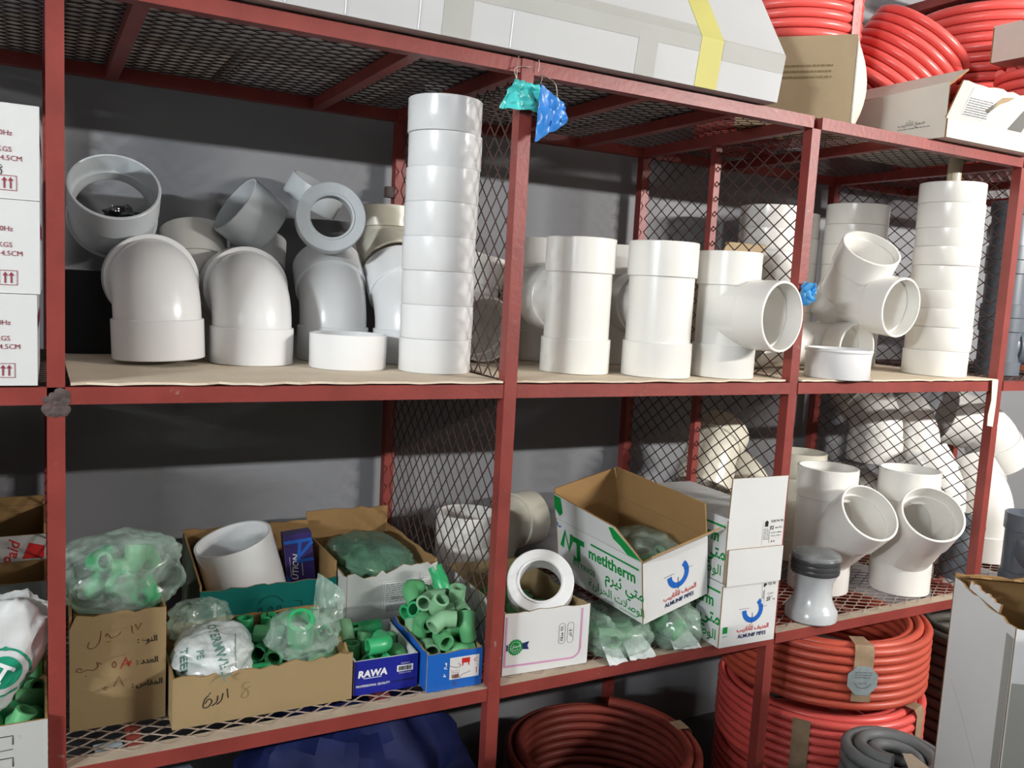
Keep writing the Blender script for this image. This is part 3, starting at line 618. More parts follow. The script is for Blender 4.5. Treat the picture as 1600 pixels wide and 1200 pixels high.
wb, P = carton('open_box', 'long low brown cardboard box full of green fittings, number 8 handwritten', 'box', at(0.3470, 0.172, ZL, -0.012), 0.328, 0.254, 0.094, BROWN, BROWNI,
    polys={'front': jag(0.328, 0.094, 11, 0.006, 26), 'right': jag(0.254 - 2*T_CB - 0.0004, 0.092, 12, 0.007, 18), 'back': jag(0.328, 0.100, 13, 0.003, 14)})
F = pm('front', 0.328, 0.254)
Ink(F).line(smooth([(-0.103, 0.055), (-0.110, 0.047), (-0.112, 0.034), (-0.104, 0.033), (-0.097, 0.043), (-0.103, 0.048), (-0.109, 0.040)]), 0.0018).line(smooth([(-0.103, 0.057), (-0.099, 0.059)]), 0.0015).line(smooth([(-0.087, 0.052), (-0.089, 0.040), (-0.097, 0.034)]), 0.002).line(smooth([(-0.078, 0.055), (-0.081, 0.042), (-0.089, 0.035)]), 0.002).line([(-0.071, 0.062), (-0.069, 0.044)], 0.0018).build('handwriting', INKK, P['front'])
Ink(F).line(smooth([(-0.031, 0.068), (-0.040, 0.068), (-0.044, 0.060), (-0.036, 0.054), (-0.033, 0.045), (-0.039, 0.039), (-0.046, 0.043), (-0.040, 0.053), (-0.030, 0.060)]), 0.0016).build('handwriting', INKPALE, P['front'], label='faint pencilled number eight')

tb, P = carton('open_box', 'dark teal open box holding a white pipe and a violet box', 'box', at(0.4105, 0.425, ZL, 0.01), 0.290, 0.235, 0.155, TEALC, BROWNI, heights={'back': 0.225, 'left': 0.205, 'right': 0.19},
    polys={'front': jag(0.290, 0.155, 21, 0.003, 18), 'left': [(-0.113, 0), (0.113, 0), (0.113, 0.165), (-0.10, 0.215), (-0.113, 0.215)], 'back': jag(0.290, 0.222, 22, 0.003, 14)}, outers={'left': mat('dull_green_carton', (0.07, 0.085, 0.06), 0.7, 0.25, 0.1, 6), 'right': BROWN})
F = pm('front', 0.290, 0.235)
i = Ink(F)
for u in (-0.022, 0.0, 0.018): i.line(smooth([(u - 0.006, 0.082), (u - 0.004, 0.098), (u + 0.002, 0.104), (u + 0.005, 0.094), (u + 0.003, 0.082)]), 0.0026)
i.arc(0.0, 0.098, 0.030, 0.5, 2.6, 0.0016).line(smooth([(-0.05, 0.062), (-0.01, 0.071), (0.035, 0.076), (0.05, 0.084)]), 0.0016).line([(0.050, 0.112), (0.066, 0.110), (0.068, 0.098)], 0.0015)
i.build('printed_emblem', mat('dark_emblem', (0.0, 0.035, 0.035), 0.5), P['front'])
Ink(F).rect(-0.118, 0.075, -0.112, 0.128).build('tape_strip', GREYC, P['front'])
vb, P = carton('small_box', 'small violet box with light blue pattern inside the teal box', 'box', aim((0.512, 0.440, ZL + 0.095), (-0.10, 0.06, 1), (0.10, 1, 0)), 0.064, 0.045, 0.125, VIOLET, WHITEC, closed=True)
F = pm('front', 0.064, 0.045)
Ink(F).rect(-0.032, 0.108, 0.032, 0.116).line([(0.004, 0.110), (-0.004, 0.062)], 0.008).line([(0.002, 0.078), (0.032, 0.107)], 0.008).rect(-0.002, 0.062, 0.032, 0.069).poly([(-0.032, 0.0), (-0.012, 0.0), (-0.032, 0.04)]).build('printed_pattern', LBLUE, P['front'])
Ink(F).text('UTION', 0.019, -0.010, 0.052, PI/2 - 0.1, 0.02, 0.2).rect(-0.0225, 0.03, -0.0215, 0.078).rect(0.004, 0.03, 0.0052, 0.06).build('printed_text', INKW, P['front'])

wt, P = carton('open_box', 'dirty white torn box with a paper label and brown inside, before the mesh', 'box', at(0.6655, 0.412, ZL, 0.012), 0.212, 0.325, 0.182, GREYC, BROWNI,
    polys={'front': jag(0.212, 0.180, 31, 0.009, 16, lambda u: 0.010 * math.sin(u*25)), 'left': jag(0.3166, 0.17, 32, 0.006, 14), 'back': jag(0.212, 0.235, 33, 0.006, 12), 'right': jag(0.3166, 0.19, 34, 0.004, 12)})
F = pm('front', 0.212, 0.325)
Ink(F).rect(-0.024, 0.078, 0.092, 0.152).build('paper_label', LABELP, P['front'])
F2 = F @ Matrix.Translation((0, 0, 0.0003))
i = Ink(F2); i.frame(-0.022, 0.080, 0.090, 0.150, 0.0009).lines(-0.018, 0.103, 0.085, 0.146, 9, 0.0014, 5).bars(-0.018, 0.083, 0.05, 0.098, 3).text('90X113', 0.010, 0.010, 0.112)
i.line(smooth([(0.072, 0.152), (0.045, 0.14), (0.034, 0.126), (0.045, 0.118), (0.06, 0.13)]), 0.0014).line([(0.062, 0.166), (0.060, 0.118)], 0.0012).build('label_print', INKG, P['front'])

rw, P = carton('open_box', 'deep blue open box with white brand lettering and barcode, full of green fittings', 'box', at(0.5845, 0.138, ZL, -0.03), 0.132, 0.178, 0.070, BLUEN, WHITEC, heights={'back': 0.074}, outers={'back': BLUEN})
F = pm('front', 0.132, 0.178)
i = Ink(F); i.text('RAWA', 0.019, -0.029, 0.042, 0.0, 0.045, 0.1, 1.05).rect(-0.047, 0.0325, -0.010, 0.0338).text('PROFESSIONAL QUALITY', 0.0062, -0.027, 0.018, 0, 0.02, 0, 1.0).rect(0.022, 0.037, 0.056, 0.050).text('SANITARY', 0.004, 0.039, 0.0535).text('MADE IN CHINA', 0.0036, 0.039, 0.0335).build('printed_text', INKW, P['front'])
i = Ink(F @ Matrix.Translation((0, 0, 0.0005))); i.bars(0.025, 0.039, 0.053, 0.048, 7).text('RW-20', 0.005, 0.022, 0.018, 0, 0.02).text('20MM-SOCKET', 0.0045, 0.047, 0.0185, 0, 0.02).build('barcode', INKK, P['front'])
bb, P = carton('open_box', 'bright blue open box with a scrawled sticker, heaped with green fittings, beside the upright', 'box', at(0.7165, 0.116, ZL, -0.03), 0.120, 0.215, 0.080, BLUEB, BROWN,
    polys={'left': jag(0.2066, 0.082, 41, 0.005, 14), 'front': jag(0.120, 0.079, 42, 0.0025, 10)})
F = pm('front', 0.120, 0.215)
Ink(F).rect(-0.012, 0.020, 0.053, 0.066).build('sticker', LABELP, P['front'])
F2 = F @ Matrix.Translation((0, 0, 0.0003))
i = Ink(F2); i.rect(0.014, 0.052, 0.032, 0.0625).line([(0.017, 0.054), (0.016, 0.046)], 0.0025).line([(0.029, 0.054), (0.030, 0.046)], 0.0025).line(smooth([(0.048, 0.060), (0.041, 0.056), (0.047, 0.052)]), 0.0012).line([(0.044, 0.037), (0.048, 0.039), (0.047, 0.028)], 0.0013)
i.build('red_marks', INKR, P['front'])
i = Ink(F2); i.line(smooth([(0.006, 0.053), (0.012, 0.048), (0.006, 0.044), (-0.006, 0.047), (-0.012, 0.050)]), 0.0011).line(smooth([(0.006, 0.032), (0.010, 0.022), (0.016, 0.028), (0.024, 0.030), (0.034, 0.033)]), 0.0011).lines(-0.009, 0.024, 0.010, 0.04, 4, 0.001, 9).bars(-0.006, 0.022, 0.008, 0.03, 5)
i.line(smooth([(0.002, 0.012), (-0.002, 0.016), (0.0, 0.009), (0.004, 0.008)]), 0.0012).build('scrawl', INKRB, P['front'])
Ink(F).line(smooth([(-0.022, 0.058), (-0.019, 0.050), (-0.024, 0.046), (-0.017, 0.044)]), 0.0013).line(smooth([(-0.024, 0.034), (-0.020, 0.028), (-0.026, 0.03)]), 0.0013).disc(-0.020, 0.055, 0.002).build('printed_text', INKW, P['front'])
# dusty pale flats along the lower shelf's front beams
for i in range(5): bar('dusty_edge', (PX[i] + HB, -HB + 0.001, ZB + HB - 0.0002), (PX[i+1] - HB, 0.022, ZB + HB + 0.0004), mat('pale_dust', (0.42, 0.35, 0.27), 0.9, 0.1, 0.15, 20))

# ------------------------------------------------------------------ lower shelf, second bay
pk, P = carton('open_box', 'white box with pink frame line and green seal, holding a white reducer', 'box', at(0.9400, 0.184, ZL, -0.045), 0.207, 0.335, 0.137, WHITEC, BROWN, polys={'front': jag(0.207, 0.136, 51, 0.0025, 14), 'right': jag(0.3266, 0.132, 52, 0.005, 12)})
F = pm('front', 0.207, 0.335)
Ink(F).line([(-0.0985, 0.020), (-0.02, 0.0185), (0.062, 0.0175)] + [(0.062 + 0.022*math.sin(a*PI/16), 0.0395 - 0.022*math.cos(a*PI/16)) for a in range(1, 9)] + [(0.084, 0.06), (0.084, 0.128)], 0.0042).rect(-0.1008, 0.018, -0.0965, 0.128).build('printed_frame', INKP, P['front'])
i = Ink(F); i.poly([(-0.075 + (0.0185 if k % 2 else 0.0155)*math.cos(2*PI*k/36), 0.060 + (0.0185 if k % 2 else 0.0155)*math.sin(2*PI*k/36)) for k in range(36)]); i.build('seal', INKGR, P['front'])
Ink(F).poly([(-0.0595, 0.067), (-0.043, 0.070), (-0.047, 0.0605), (-0.043, 0.052), (-0.0595, 0.054)]).poly([(-0.093, 0.067), (-0.099, 0.068), (-0.099, 0.053), (-0.093, 0.054)]).build('ribbon_print', INKN, P['front'])
F2 = F @ Matrix.Translation((0, 0, 0.0003))
Ink(F2).arc(-0.075, 0.060, 0.012, 0, 2*PI, 0.0008).text(arab('ضمان'), 0.010, -0.075, 0.0625, 0.1, 0.02).text(arab('١٠ سنة'), 0.006, -0.075, 0.0545, 0.1, 0.02).build('seal_print', LABELP, P['front'])
i = Ink(F); 
for u, s_ in ((0.036, '٧٨ حدقة'), (0.057, '٤٠ لتر')):
    i.line([(u + sx*0.0075*(1 if abs(k) < 2 else 0.55), v) for sx, k, v in ((-1, 0, 0.058), (-1, 0, 0.094), (-1, 2, 0.0985), (1, 2, 0.0985), (1, 0, 0.094), (1, 0, 0.058), (1, 2, 0.0535), (-1, 2, 0.0535))], 0.0007, True).text(arab(s_), 0.0095, u, 0.076, PI/2, 0.015)
i.build('printed_text', INKK, P['front'])
bushing('reducer_ring', 'white reducer ring tipped in the pink-framed box, green fittings showing through its hole', aim((0.951, 0.088, -0.437), (0.40, 0.66, -0.62), (0, 0, 1)), PVC, 0.0745, 0.048, 0.088)
for k in range(3): coupler('pipe_coupler', 'white coupler, %s of the short stack behind the mesh in the lower second bay' % ('lowest', 'middle one', 'topmost')[k], at(0.945, 0.460, ZL + k*0.078, k), PVCW, 0.079, 0.0776, 'short stack behind the mesh, lower bay')
elbow('pipe_elbow', 'cream elbow behind the white reducer ring, bending to the right', at(1.062, 0.555, ZL, -PI/2 + 0.25), CREAM, 0.076, 90, 0.072, 0.09, lead=0.0)

def rot3(p, rz, ry, rx): return Matrix.Translation(p) @ Matrix.Rotation(rz, 4, 'Z') @ Matrix.Rotation(ry, 4, 'Y') @ Matrix.Rotation(rx, 4, 'X')
def front_brand(F, par, du=0.0, dv=0.0, sc=1.0):
    i = Ink(F @ Matrix.Translation((du, dv, 0)) @ Matrix.Scale(sc, 4)); i.arc(0.0, 0.088, 0.027, PI*1.0, PI*2.30, 0.0135); i.build('blue_logo', INKB, par)
    i = Ink(F @ Matrix.Translation((du, dv, 0)) @ Matrix.Scale(sc, 4)); i.text('ALMUNIF PIPES', 0.0135, 0.004, 0.022, 0, 0.03, 0, 1.02).rect(-0.045, 0.0925, -0.012, 0.0935).rect(0.018, 0.0925, 0.046, 0.0935).rect(-0.0008, 0.05, 0.0008, 0.08); i.build('printed_text', INKN, par)
    Ink(F @ Matrix.Translation((du, dv, 0)) @ Matrix.Scale(sc, 4)).text(arab('المنيف للأنابيب'), 0.0165, 0.006, 0.040, 0, 0.02).build('printed_text', INKR, par)
w_, d_, h_ = 0.205, 0.308, 0.152
MTM = rot3((1.163, -0.017, -0.529), 0.116, -0.191, 0.085) @ Matrix.Translation((w_/2, d_/2, 0))
mt, P = carton('fittings_box', 'big open white and green printed fittings box tilted on green bags', 'box', MTM, w_, d_, h_, WHITEC, BROWNI,
    flaps=(('left', 0.052, PI/2 + 0.12, 0.0, [(-d_/2, 0), (d_/2, 0), (d_/2 - 0.085, 0.058), (-d_/2 + 0.008, 0.070)]), ('back', 0.075, PI/2 + 0.1, 0.004), ('right', 0.080, PI/2 - 0.05, 0.003), ('front', 0.046, PI*0.78, -0.006)))
F = pm('left', w_, d_)
i = Ink(F)
i.line([(-0.132, 0.084), (-0.118, 0.128), (-0.104, 0.084), (-0.090, 0.128)], 0.0145).line([(-0.100, 0.120), (-0.046, 0.120)], 0.0145).line([(-0.068, 0.124), (-0.068, 0.070), (-0.088, 0.070)], 0.0145)
i.text('metltherm', 0.040, 0.050, 0.105, 0, 0.028, 0, 0.95).rect(-0.022, 0.128, 0.142, 0.133).text(arab('متي ثيرم'), 0.038, 0.092, 0.068, 0, 0.02)
i.build('green_lettering', INKGR, P['left'])
Ink(F).text('FITTINGS', 0.020, -0.050, 0.056, 0, 0.015).text(arab('الوصلات الحرارية'), 0.029, 0.062, 0.026, 0, 0.010).text('UNI-8080 STANDARD', 0.006, 0.105, 0.0075).build('printed_text', INKGR, P['left'])
Ink(F).arc(-0.140, 0.142, 0.008, PI*0.9, PI*1.8, 0.004).build('blue_logo', INKB, P['left'])
FM = P['flapM_left']
Ink(FM).poly([(-d_/2 + 0.002, 0.030), (-d_/2 + 0.02, 0.012), (-d_/2 + 0.034, 0.026), (-d_/2 + 0.034, 0.066), (-d_/2 + 0.009, 0.068)]).poly([(0.050, 0.052), (0.064, 0.056), (0.108, 0.030), (0.150, 0.002), (0.105, 0.001), (0.085, 0.016), (0.062, 0.026)]).build('green_print', INKGR, P['flap_left'])
front_brand(pm('front', w_, d_), P['front'], 0.006, -0.002, 1.02)
aw, ad, ah = 0.170, 0.36, 0.150
for k in range(2):
    A = at(1.462, 0.140, ZL + k*(ah + 0.0062), -0.03)
    if k == 0: a_, P = carton('fittings_box', 'white printed fittings box under the one with raised flap, at the shelf edge', 'box', A, aw, ad, ah, WHITEC, BROWNI, closed=True)
    else: a_, P = carton('fittings_box', 'white printed fittings box with its front flap raised, stacked on another', 'box', A, aw, ad, ah, WHITEC, BROWNI, closed=True, flaps=(('front', 0.098, PI/2 + 0.02, 0.001),))
    F = pm('front', aw, ad); G = pm('left', aw, ad)
    i = Ink(G); i.text('therm', 0.040, 0.105, 0.105, 0, 0.028, 0, 0.95).rect(0.03, 0.130, 0.172, 0.135).text(arab('متي ثيرم'), 0.046, 0.10, 0.068, 0, 0.02).text(arab('الوصلات'), 0.034, 0.11, 0.026, 0, 0.008); i.build('green_lettering', INKGR, P['left'])
    if k == 0:
        front_brand(F, P['front'], 0.010, 0.0, 0.95)
        Ink(F).rect(-0.077, 0.034, -0.063, 0.050).rect(-0.077, 0.026, -0.063, 0.0275).build('green_mark', INKGR, P['front'])
        L = (0.035, 0.095, 0.084, 0.149)
    else: L = (0.020, 0.084, 0.083, 0.146)
    Ink(F).rect(*L[:1], L[1], L[2], L[3]).build('paper_label', LABELP, P['front'])
    F2 = F @ Matrix.Translation((0, 0, 0.0003)); i = Ink(F2)
    if k == 0: i.text('TEE 90', 0.0088, L[2] - 0.022, L[3] - 0.007, 0, 0.02).text('20', 0.0125, L[2] - 0.028, L[1] + 0.009, 0, 0.03).text('Pcs', 0.006, L[2] - 0.011, L[1] + 0.008, 0, 0.02).text('CLASS 1', 0.0058, L[2] - 0.022, L[3] - 0.031).text('PN 20', 0.0055, L[2] - 0.022, L[3] - 0.039).rect(L[0] + 0.004, L[3] - 0.010, L[0] + 0.012, L[3] - 0.004).poly([(L[0] + 0.003, L[3] - 0.004), (L[0] + 0.009, L[3] - 0.013), (L[0] + 0.003, L[3] - 0.013)])
    else: i.text('ELBOW 90', 0.0080, L[2] - 0.021, L[3] - 0.006, 0, 0.02).text('32', 0.0125, L[2] - 0.036, L[3] - 0.022, 0, 0.03).text('mm PLS', 0.0064, L[2] - 0.015, L[3] - 0.022, 0, 0.01).text('CLASS 1:100bar', 0.0052, L[2] - 0.021, L[3] - 0.034).text('PN 25 TYPE 3', 0.0052, L[2] - 0.021, L[3] - 0.042).text('A A', 0.0075, L[2] - 0.030, L[1] + 0.007, 0, 0.02).disc(L[0] + 0.010, L[3] - 0.009, 0.0055).rect(L[0] + 0.005, L[3] - 0.018, L[0] + 0.015, L[3] - 0.010)
    i.lines(L[0] + 0.002, L[1] + 0.012, L[2] - 0.043, L[3] - 0.022, 7, 0.0013, 8 + k); i.rect(L[2] - 0.0425, L[1] + 0.004, L[2] - 0.0418, L[3] - 0.018)
    i.build('label_print', INKK, P['front'])
    if k == 1: panel('loose_flap', [(-0.082, 0), (0.083, 0), (0.083, 0.086), (-0.083, 0.088)], F @ Matrix.Translation((0, -0.006, 0.007)), [WHITEC, BROWNI], a_)
# cream pipe leaning in the dark behind the boxes
elbow('pipe_elbow', 'cream elbow lying in the dark behind the raised white flap', aim((1.672, 0.40, -0.340), (0.35, 0.20, 0.75), (0.6, 0.3, -0.2)), CREAM, 0.080, 30, 0.07, 0.12)
# ------------------------------------------------------------------ lower shelf, third bay
vl = thing('pipe_valve', 'pale grey flared fitting with black ring and film on top, at the shelf edge', 'pipe fitting', at(1.745, 0.030, ZL))
obj('body', MB().lathe([(0.0005, 0), (0.062, 0), (0.065, 0.003), (0.065, 0.026), (0.060, 0.032), (0.050, 0.052), (0.0465, 0.075), (0.048, 0.100), (0.056, 0.118), (0.058, 0.124), (0.0005, 0.124)], 56, False), GREYV, vl)
for k in range(3): obj('rubber_ring', MB().lathe([(0.050, 0.1245 + k*0.013), (0.0605, 0.1245 + k*0.013), (0.062, 0.131 + k*0.013), (0.0605, 0.137 + k*0.013), (0.050, 0.137 + k*0.013)], 48), mat('rubber_ring', (0.045, 0.047, 0.05) , 0.35, 0.5), vl)
obj('wrap_film', MB().lathe([(0.0615, 0.162), (0.0640, 0.164), (0.062, 0.170), (0.055, 0.176), (0.04, 0.180), (0.0005, 0.178)], 40, False), film('grey_wrap_film', (0.62, 0.64, 0.66), 0.22, 0.12), vl)
obj('top_disc', MB().lathe([(0.0005, 0.1640), (0.058, 0.1640), (0.059, 0.168), (0.056, 0.172), (0.0005, 0.173)], 40, False), mat('dark_grey_film', (0.10, 0.105, 0.11), 0.2, 0.7, 0.3, 30, 0.4, 60), vl)
wye('pipe_wye', 'cream-white wye standing on the lower shelf beside the pale grey fitting', at(1.955, 0.200, ZL), PVCW, 0.084, 0.355, 0.105, 0.245, 0.085, az=math.radians(-100), el=42)
wye('pipe_wye', 'cream-white wye standing on the lower shelf nearest the right mesh side', at(2.190, 0.110, ZL), PVCW, 0.084, 0.355, 0.105, 0.245, 0.085, az=math.radians(-122), el=42)
coupler('pipe_coupler', 'cream coupler standing high behind the two wyes', at(2.120, 0.455, -0.345), CREAM, 0.080, 0.078)
tee('pipe_tee', 'cream tee standing at the back below the coupler behind the wyes', at(2.120, 0.455, ZL), CREAM, 0.080, 0.263, 0.14, 0.13, 0.07, (0.2, 1, 0))
elbow('pipe_elbow', 'cream elbow standing at the back left of the wyes', at(1.945, 0.480, ZL, 0.0), CREAM, 0.085, 90, 0.08, 0.12, lead=0.06)
# ------------------------------------------------------------------ right bay
RG = 'white elbows behind the right mesh side'
elbow('pipe_elbow', 'white elbow upper left in the pile behind the right mesh side', at(2.500, 0.485, -0.320, -0.1), PVCW, 0.090, 55, 0.085, 0.12, RG)
elbow('pipe_elbow', 'white elbow lower left in the pile behind the right mesh side', at(2.485, 0.450, ZL, -0.15), PVCW, 0.088, 90, 0.080, 0.09, RG, lead=0)
elbow('pipe_elbow', 'white elbow standing nearest the mesh in the pile behind the right mesh side', at(2.580, 0.280, ZL, 0.3), PVCW, 0.086, 35, 0.085, 0.14, RG, lead=0.10)
elbow('pipe_elbow', 'white elbow standing second at the front of the pile behind the right mesh side', at(2.755, 0.225, ZL, -0.3), PVCW, 0.088, 50, 0.085, 0.12, RG, lead=0.05)
elbow('pipe_elbow', 'white elbow at the top of the pile right of the right upright', at(2.70, 0.475, ZL + 0.255, -0.2), PVCW, 0.085, 50, 0.075, 0.10, RG, lead=0.0)
elbow('pipe_elbow', 'large white elbow curving down at the right edge', aim((3.015, 0.35, -0.330), (-0.45, 0.15, 0.75), (-0.6, 0.5, 0)), PVCW, 0.095, 45, 0.09, 0.14, RG)
tee('pipe_tee', 'dark grey tee with open branch at the right edge of the lower shelf', at(2.580, -0.020, ZL, 0.0), GREY, 0.066, 0.225, 0.125, 0.100, 0.05, (-0.50, -0.86, 0), None, 0.060)
elbow('pipe_elbow', 'dark grey elbow on the lower shelf behind the right upright', at(2.475, 0.118, ZL, -1.1), GREY, 0.056, 50, 0.055, 0.07, None, lead=0.01)
# middle shelf, right bay: dark grey fittings
for k in range(3):
    tee('pipe_tee', 'dark grey tee, %s of three stacked behind the right mesh side' % ('lowest', 'middle', 'topmost')[k], at(2.600, 0.150, ZM + HB + 0.003 + k*0.176, 0.2*k), GREY, 0.064, 0.1755, 0.088, 0.085, 0.042, (0.8, -0.5 + 0.4*k, 0), 'dark grey tees stacked at the right', 0.055)
elbow('pipe_elbow', 'small grey elbow with open mouth at the right edge of the middle shelf', aim((2.775, 0.045, 0.075), (0.35, 0.9, 0.05), (0, 0.2, 1)), mat('mid_grey_pvc', (0.19, 0.22, 0.25), 0.35), 0.058, 90, 0.05, 0.062, lead=0)
elbow('pipe_elbow', 'red-brown elbow at the right edge of the middle shelf', at(2.96, 0.28, ZM + HB + 0.003, 1.9), mat('red_brown_pipe', (0.36, 0.10, 0.05), 0.4), 0.075, 90, 0.09, 0.13, lead=0.03)
# third bay, middle shelf: brown carton behind the divider
bc, P = carton('open_box', 'brown cardboard box behind the open-branch tee, past the thin upright', 'box', at(1.664, 0.405, ZSH, 0.0), 0.150, 0.20, 0.285, BROWNP, BROWNI, flaps=(('front', 0.050, PI/2 + 0.25),))

# ------------------------------------------------------------------ top shelf
ZU = ZT + HB + 0.0022
def prism(name, poly_yz, x0, x1, m, parent=None, sharp=20):
    n = len(poly_yz); vs = [(x0, y, z) for y, z in poly_yz] + [(x1, y, z) for y, z in poly_yz]
    fs = [tuple(range(n))[::-1], tuple(range(n, 2*n))] + [(i, (i+1) % n, n + (i+1) % n, n + i) for i in range(n)]
    return obj(name, MB().add(vs, [f[::-1] for f in fs]), m, parent, sharp=sharp)
SEC = [(-0.045, ZU + 0.001), (-0.060, ZU + 0.096), (0.070, ZU + 0.30), (0.30, ZU + 0.30), (0.315, ZU + 0.001)]
lc = thing('long_carton', 'very long white carton with yellow tape lying along the top shelf edge', 'carton', at(0.55, 0.13, ZU))
LM = Matrix.Translation((-0.55, -0.13, -ZU))
def lprism(name, poly, x0, x1, m, par=lc): 
    o = prism(name, poly, x0, x1, m, par); o.matrix_basis = LM if par is lc else Matrix(); return o
body = lprism('body', SEC, -0.42, 1.402, mat('dull_white_carton', (0.50, 0.505, 0.51), 0.6, 0.3, 0.04, 5, 0.08, 25, spots=((0.42, 0.41, 0.39), 4, 0.7)))
def skin(off, t0, t1):
    """closed band hugging the front of the section between front parameters t0..t1 (0 bottom edge, 1 crease, 2 top edge)"""
    def pt(t): 
        k = min(int(t), 1); a, b = Vector(SEC[k]), Vector(SEC[k+1]); return a.lerp(b, t - k)
    ts = [t0] + [t for t in (1.0,) if t0 < t < t1] + [t1]; P = [pt(t) for t in ts]
    nrm = []
    for i in range(len(P)):
        d = (P[min(i+1, len(P)-1)] - P[max(i-1, 0)]).normalized(); nrm.append(Vector((-d.y, d.x)))
    out = [p + n*off for p, n in zip(P, nrm)]
    return [tuple(p) for p in P] + [tuple(p) for p in out[::-1]]
lprism('yellow_tape', skin(0.0012, 0.0, 2.0), 1.168, 1.226, TAPEY)
lprism('clear_tape', skin(0.0007, 0.70, 1.12), -0.3, 1.166, TAPEG); lprism('clear_tape', skin(0.0007, 0.62, 1.02), 1.228, 1.401, TAPEG)
lprism('clear_tape', skin(0.0009, 0.0, 0.86), 1.015, 1.062, TAPEG); lprism('clear_tape', skin(0.0009, 0.0, 1.9), 0.60, 0.655, TAPEG)
for xx in (0.325, 0.425, 0.555, 0.735): lprism('panel_seam', skin(0.0014, 0.02, 0.66), xx, xx + 0.0022, INKW)
i = Ink(Matrix(((1,0,0,0),(0,0.098,-0.995,-0.0475),(0,0.995,0.098,ZU + 0.01),(0,0,0,1)))); i.line(smooth([(0.842, 0.085), (0.845, 0.095), (0.841, 0.10)]), 0.003).line([(0.860, 0.092), (0.862, 0.105)], 0.004).disc(0.840, 0.078, 0.0016)
o = i.build('ink_marks', INKG, body); 
# brown box
corner = Vector((1.690, 0.005)); rz = -math.radians(47); ex = Vector((math.cos(rz), math.sin(rz))); ey = Vector((-math.sin(rz), math.cos(rz))); bw, bd, bh = 0.27, 0.20, 0.205
c = corner - ex*bw/2 + ey*bd/2
bx, P = carton('brown_carton', 'brown carton with a bulging torn side on the top shelf before the red coils', 'carton', at(c.x, c.y, ZU, rz), bw, bd, bh, BROWNP, BROWNI, closed=True, seam=TAPEP)
i = Ink(pm('front', bw, bd)); i.text('R.5605', 0.022, -0.075, 0.098, PI/2, 0.04).build('printed_text', INKG, P['front'])
Ink(pm('front', bw, bd)).lines(-0.045, 0.105, 0.085, 0.145, 3, 0.005, 4).build('faded_print', INKPALE, P['front'])
# bulging loose flap on its right side
vs = []; fs = []; nu, nv = 8, 10
for off in (0.0, -0.003):
    for j in range(nv + 1):
        for k in range(nu + 1):
            u, v = k/nu, j/nv; bul = 0.030*math.sin(PI*u)*math.sin(PI*min(1, v*1.0))**0.7
            vs.append((bw/2 + 0.004 + bul + off, -bd/2 + bd*u, 0.004 + (bh - 0.004)*v))
N = (nu+1)*(nv+1)
for j in range(nv):
    for k in range(nu):
        a = j*(nu+1) + k; fs += [(a, a+1, a+nu+2, a+nu+1), (N+a, N+a+nu+1, N+a+nu+2, N+a+1)]
for k in range(nu): fs += [(k, N+k, N+k+1, k+1), (nv*(nu+1)+k, nv*(nu+1)+k+1, N+nv*(nu+1)+k+1, N+nv*(nu+1)+k)]
for j in range(nv): fs += [(j*(nu+1), (j+1)*(nu+1), N+(j+1)*(nu+1), N+j*(nu+1)), (j*(nu+1)+nu, N+j*(nu+1)+nu, N+(j+1)*(nu+1)+nu, (j+1)*(nu+1)+nu)]
obj('loose_flap', MB().add(vs, fs), WHITEW, bx, sharp=30)
# torn white open carton at the right end
ow, P = carton('open_carton', 'torn white open carton with stickers at the right end of the top shelf', 'carton', at(2.165, 0.145, ZU, 0.0), 0.385, 0.39, 0.128, WHITEW, BROWNI, heights={'front': 0.045},
    polys={'left': [(-0.19, 0), (0.19, 0), (0.19, 0.135), (-0.19, 0.125)], 'back': jag(0.385, 0.11, 61, 0.01, 16), 'right': jag(0.3816, 0.10, 62, 0.012, 12)},
    flaps=(('front', 0.098, PI/2 + 0.42, 0.0, jag(0.40, 0.092, 63, 0.004, 16)), ('left', 0.10, 0.55, 0.02)))
i = Ink(pm('left', 0.385, 0.39)); i.text(arab('صمغ للأنابيب'), 0.015, 0.09, 0.045, 0.0, 0.015).lines(0.05, 0.030, 0.145, 0.036, 1, 0.0022, 3).build('printed_text', INKG, P['left'])
FM = P['flapM_front']; FL = P['flap_front']
Ink(FM).rect(-0.155, 0.012, -0.045, 0.080, -0.05).build('white_sticker', LABELP, FL); Ink(FM).poly([(-0.075, 0.035), (-0.03, 0.075), (0.015, 0.082), (-0.005, 0.068), (-0.03, 0.058), (-0.06, 0.030)]).build('torn_patch', BROWNP, FL)
F2 = FM @ Matrix.Translation((0, 0, 0.0003))
Ink(F2).lines(-0.150, 0.015, -0.055, 0.060, 8, 0.0018, 6).build('sticker_print', INKG, FL); Ink(F2).poly([(0.045, 0.004), (0.105, 0.004), (0.120, 0.078), (0.085, 0.078)]).build('dark_print', INKG, FL)
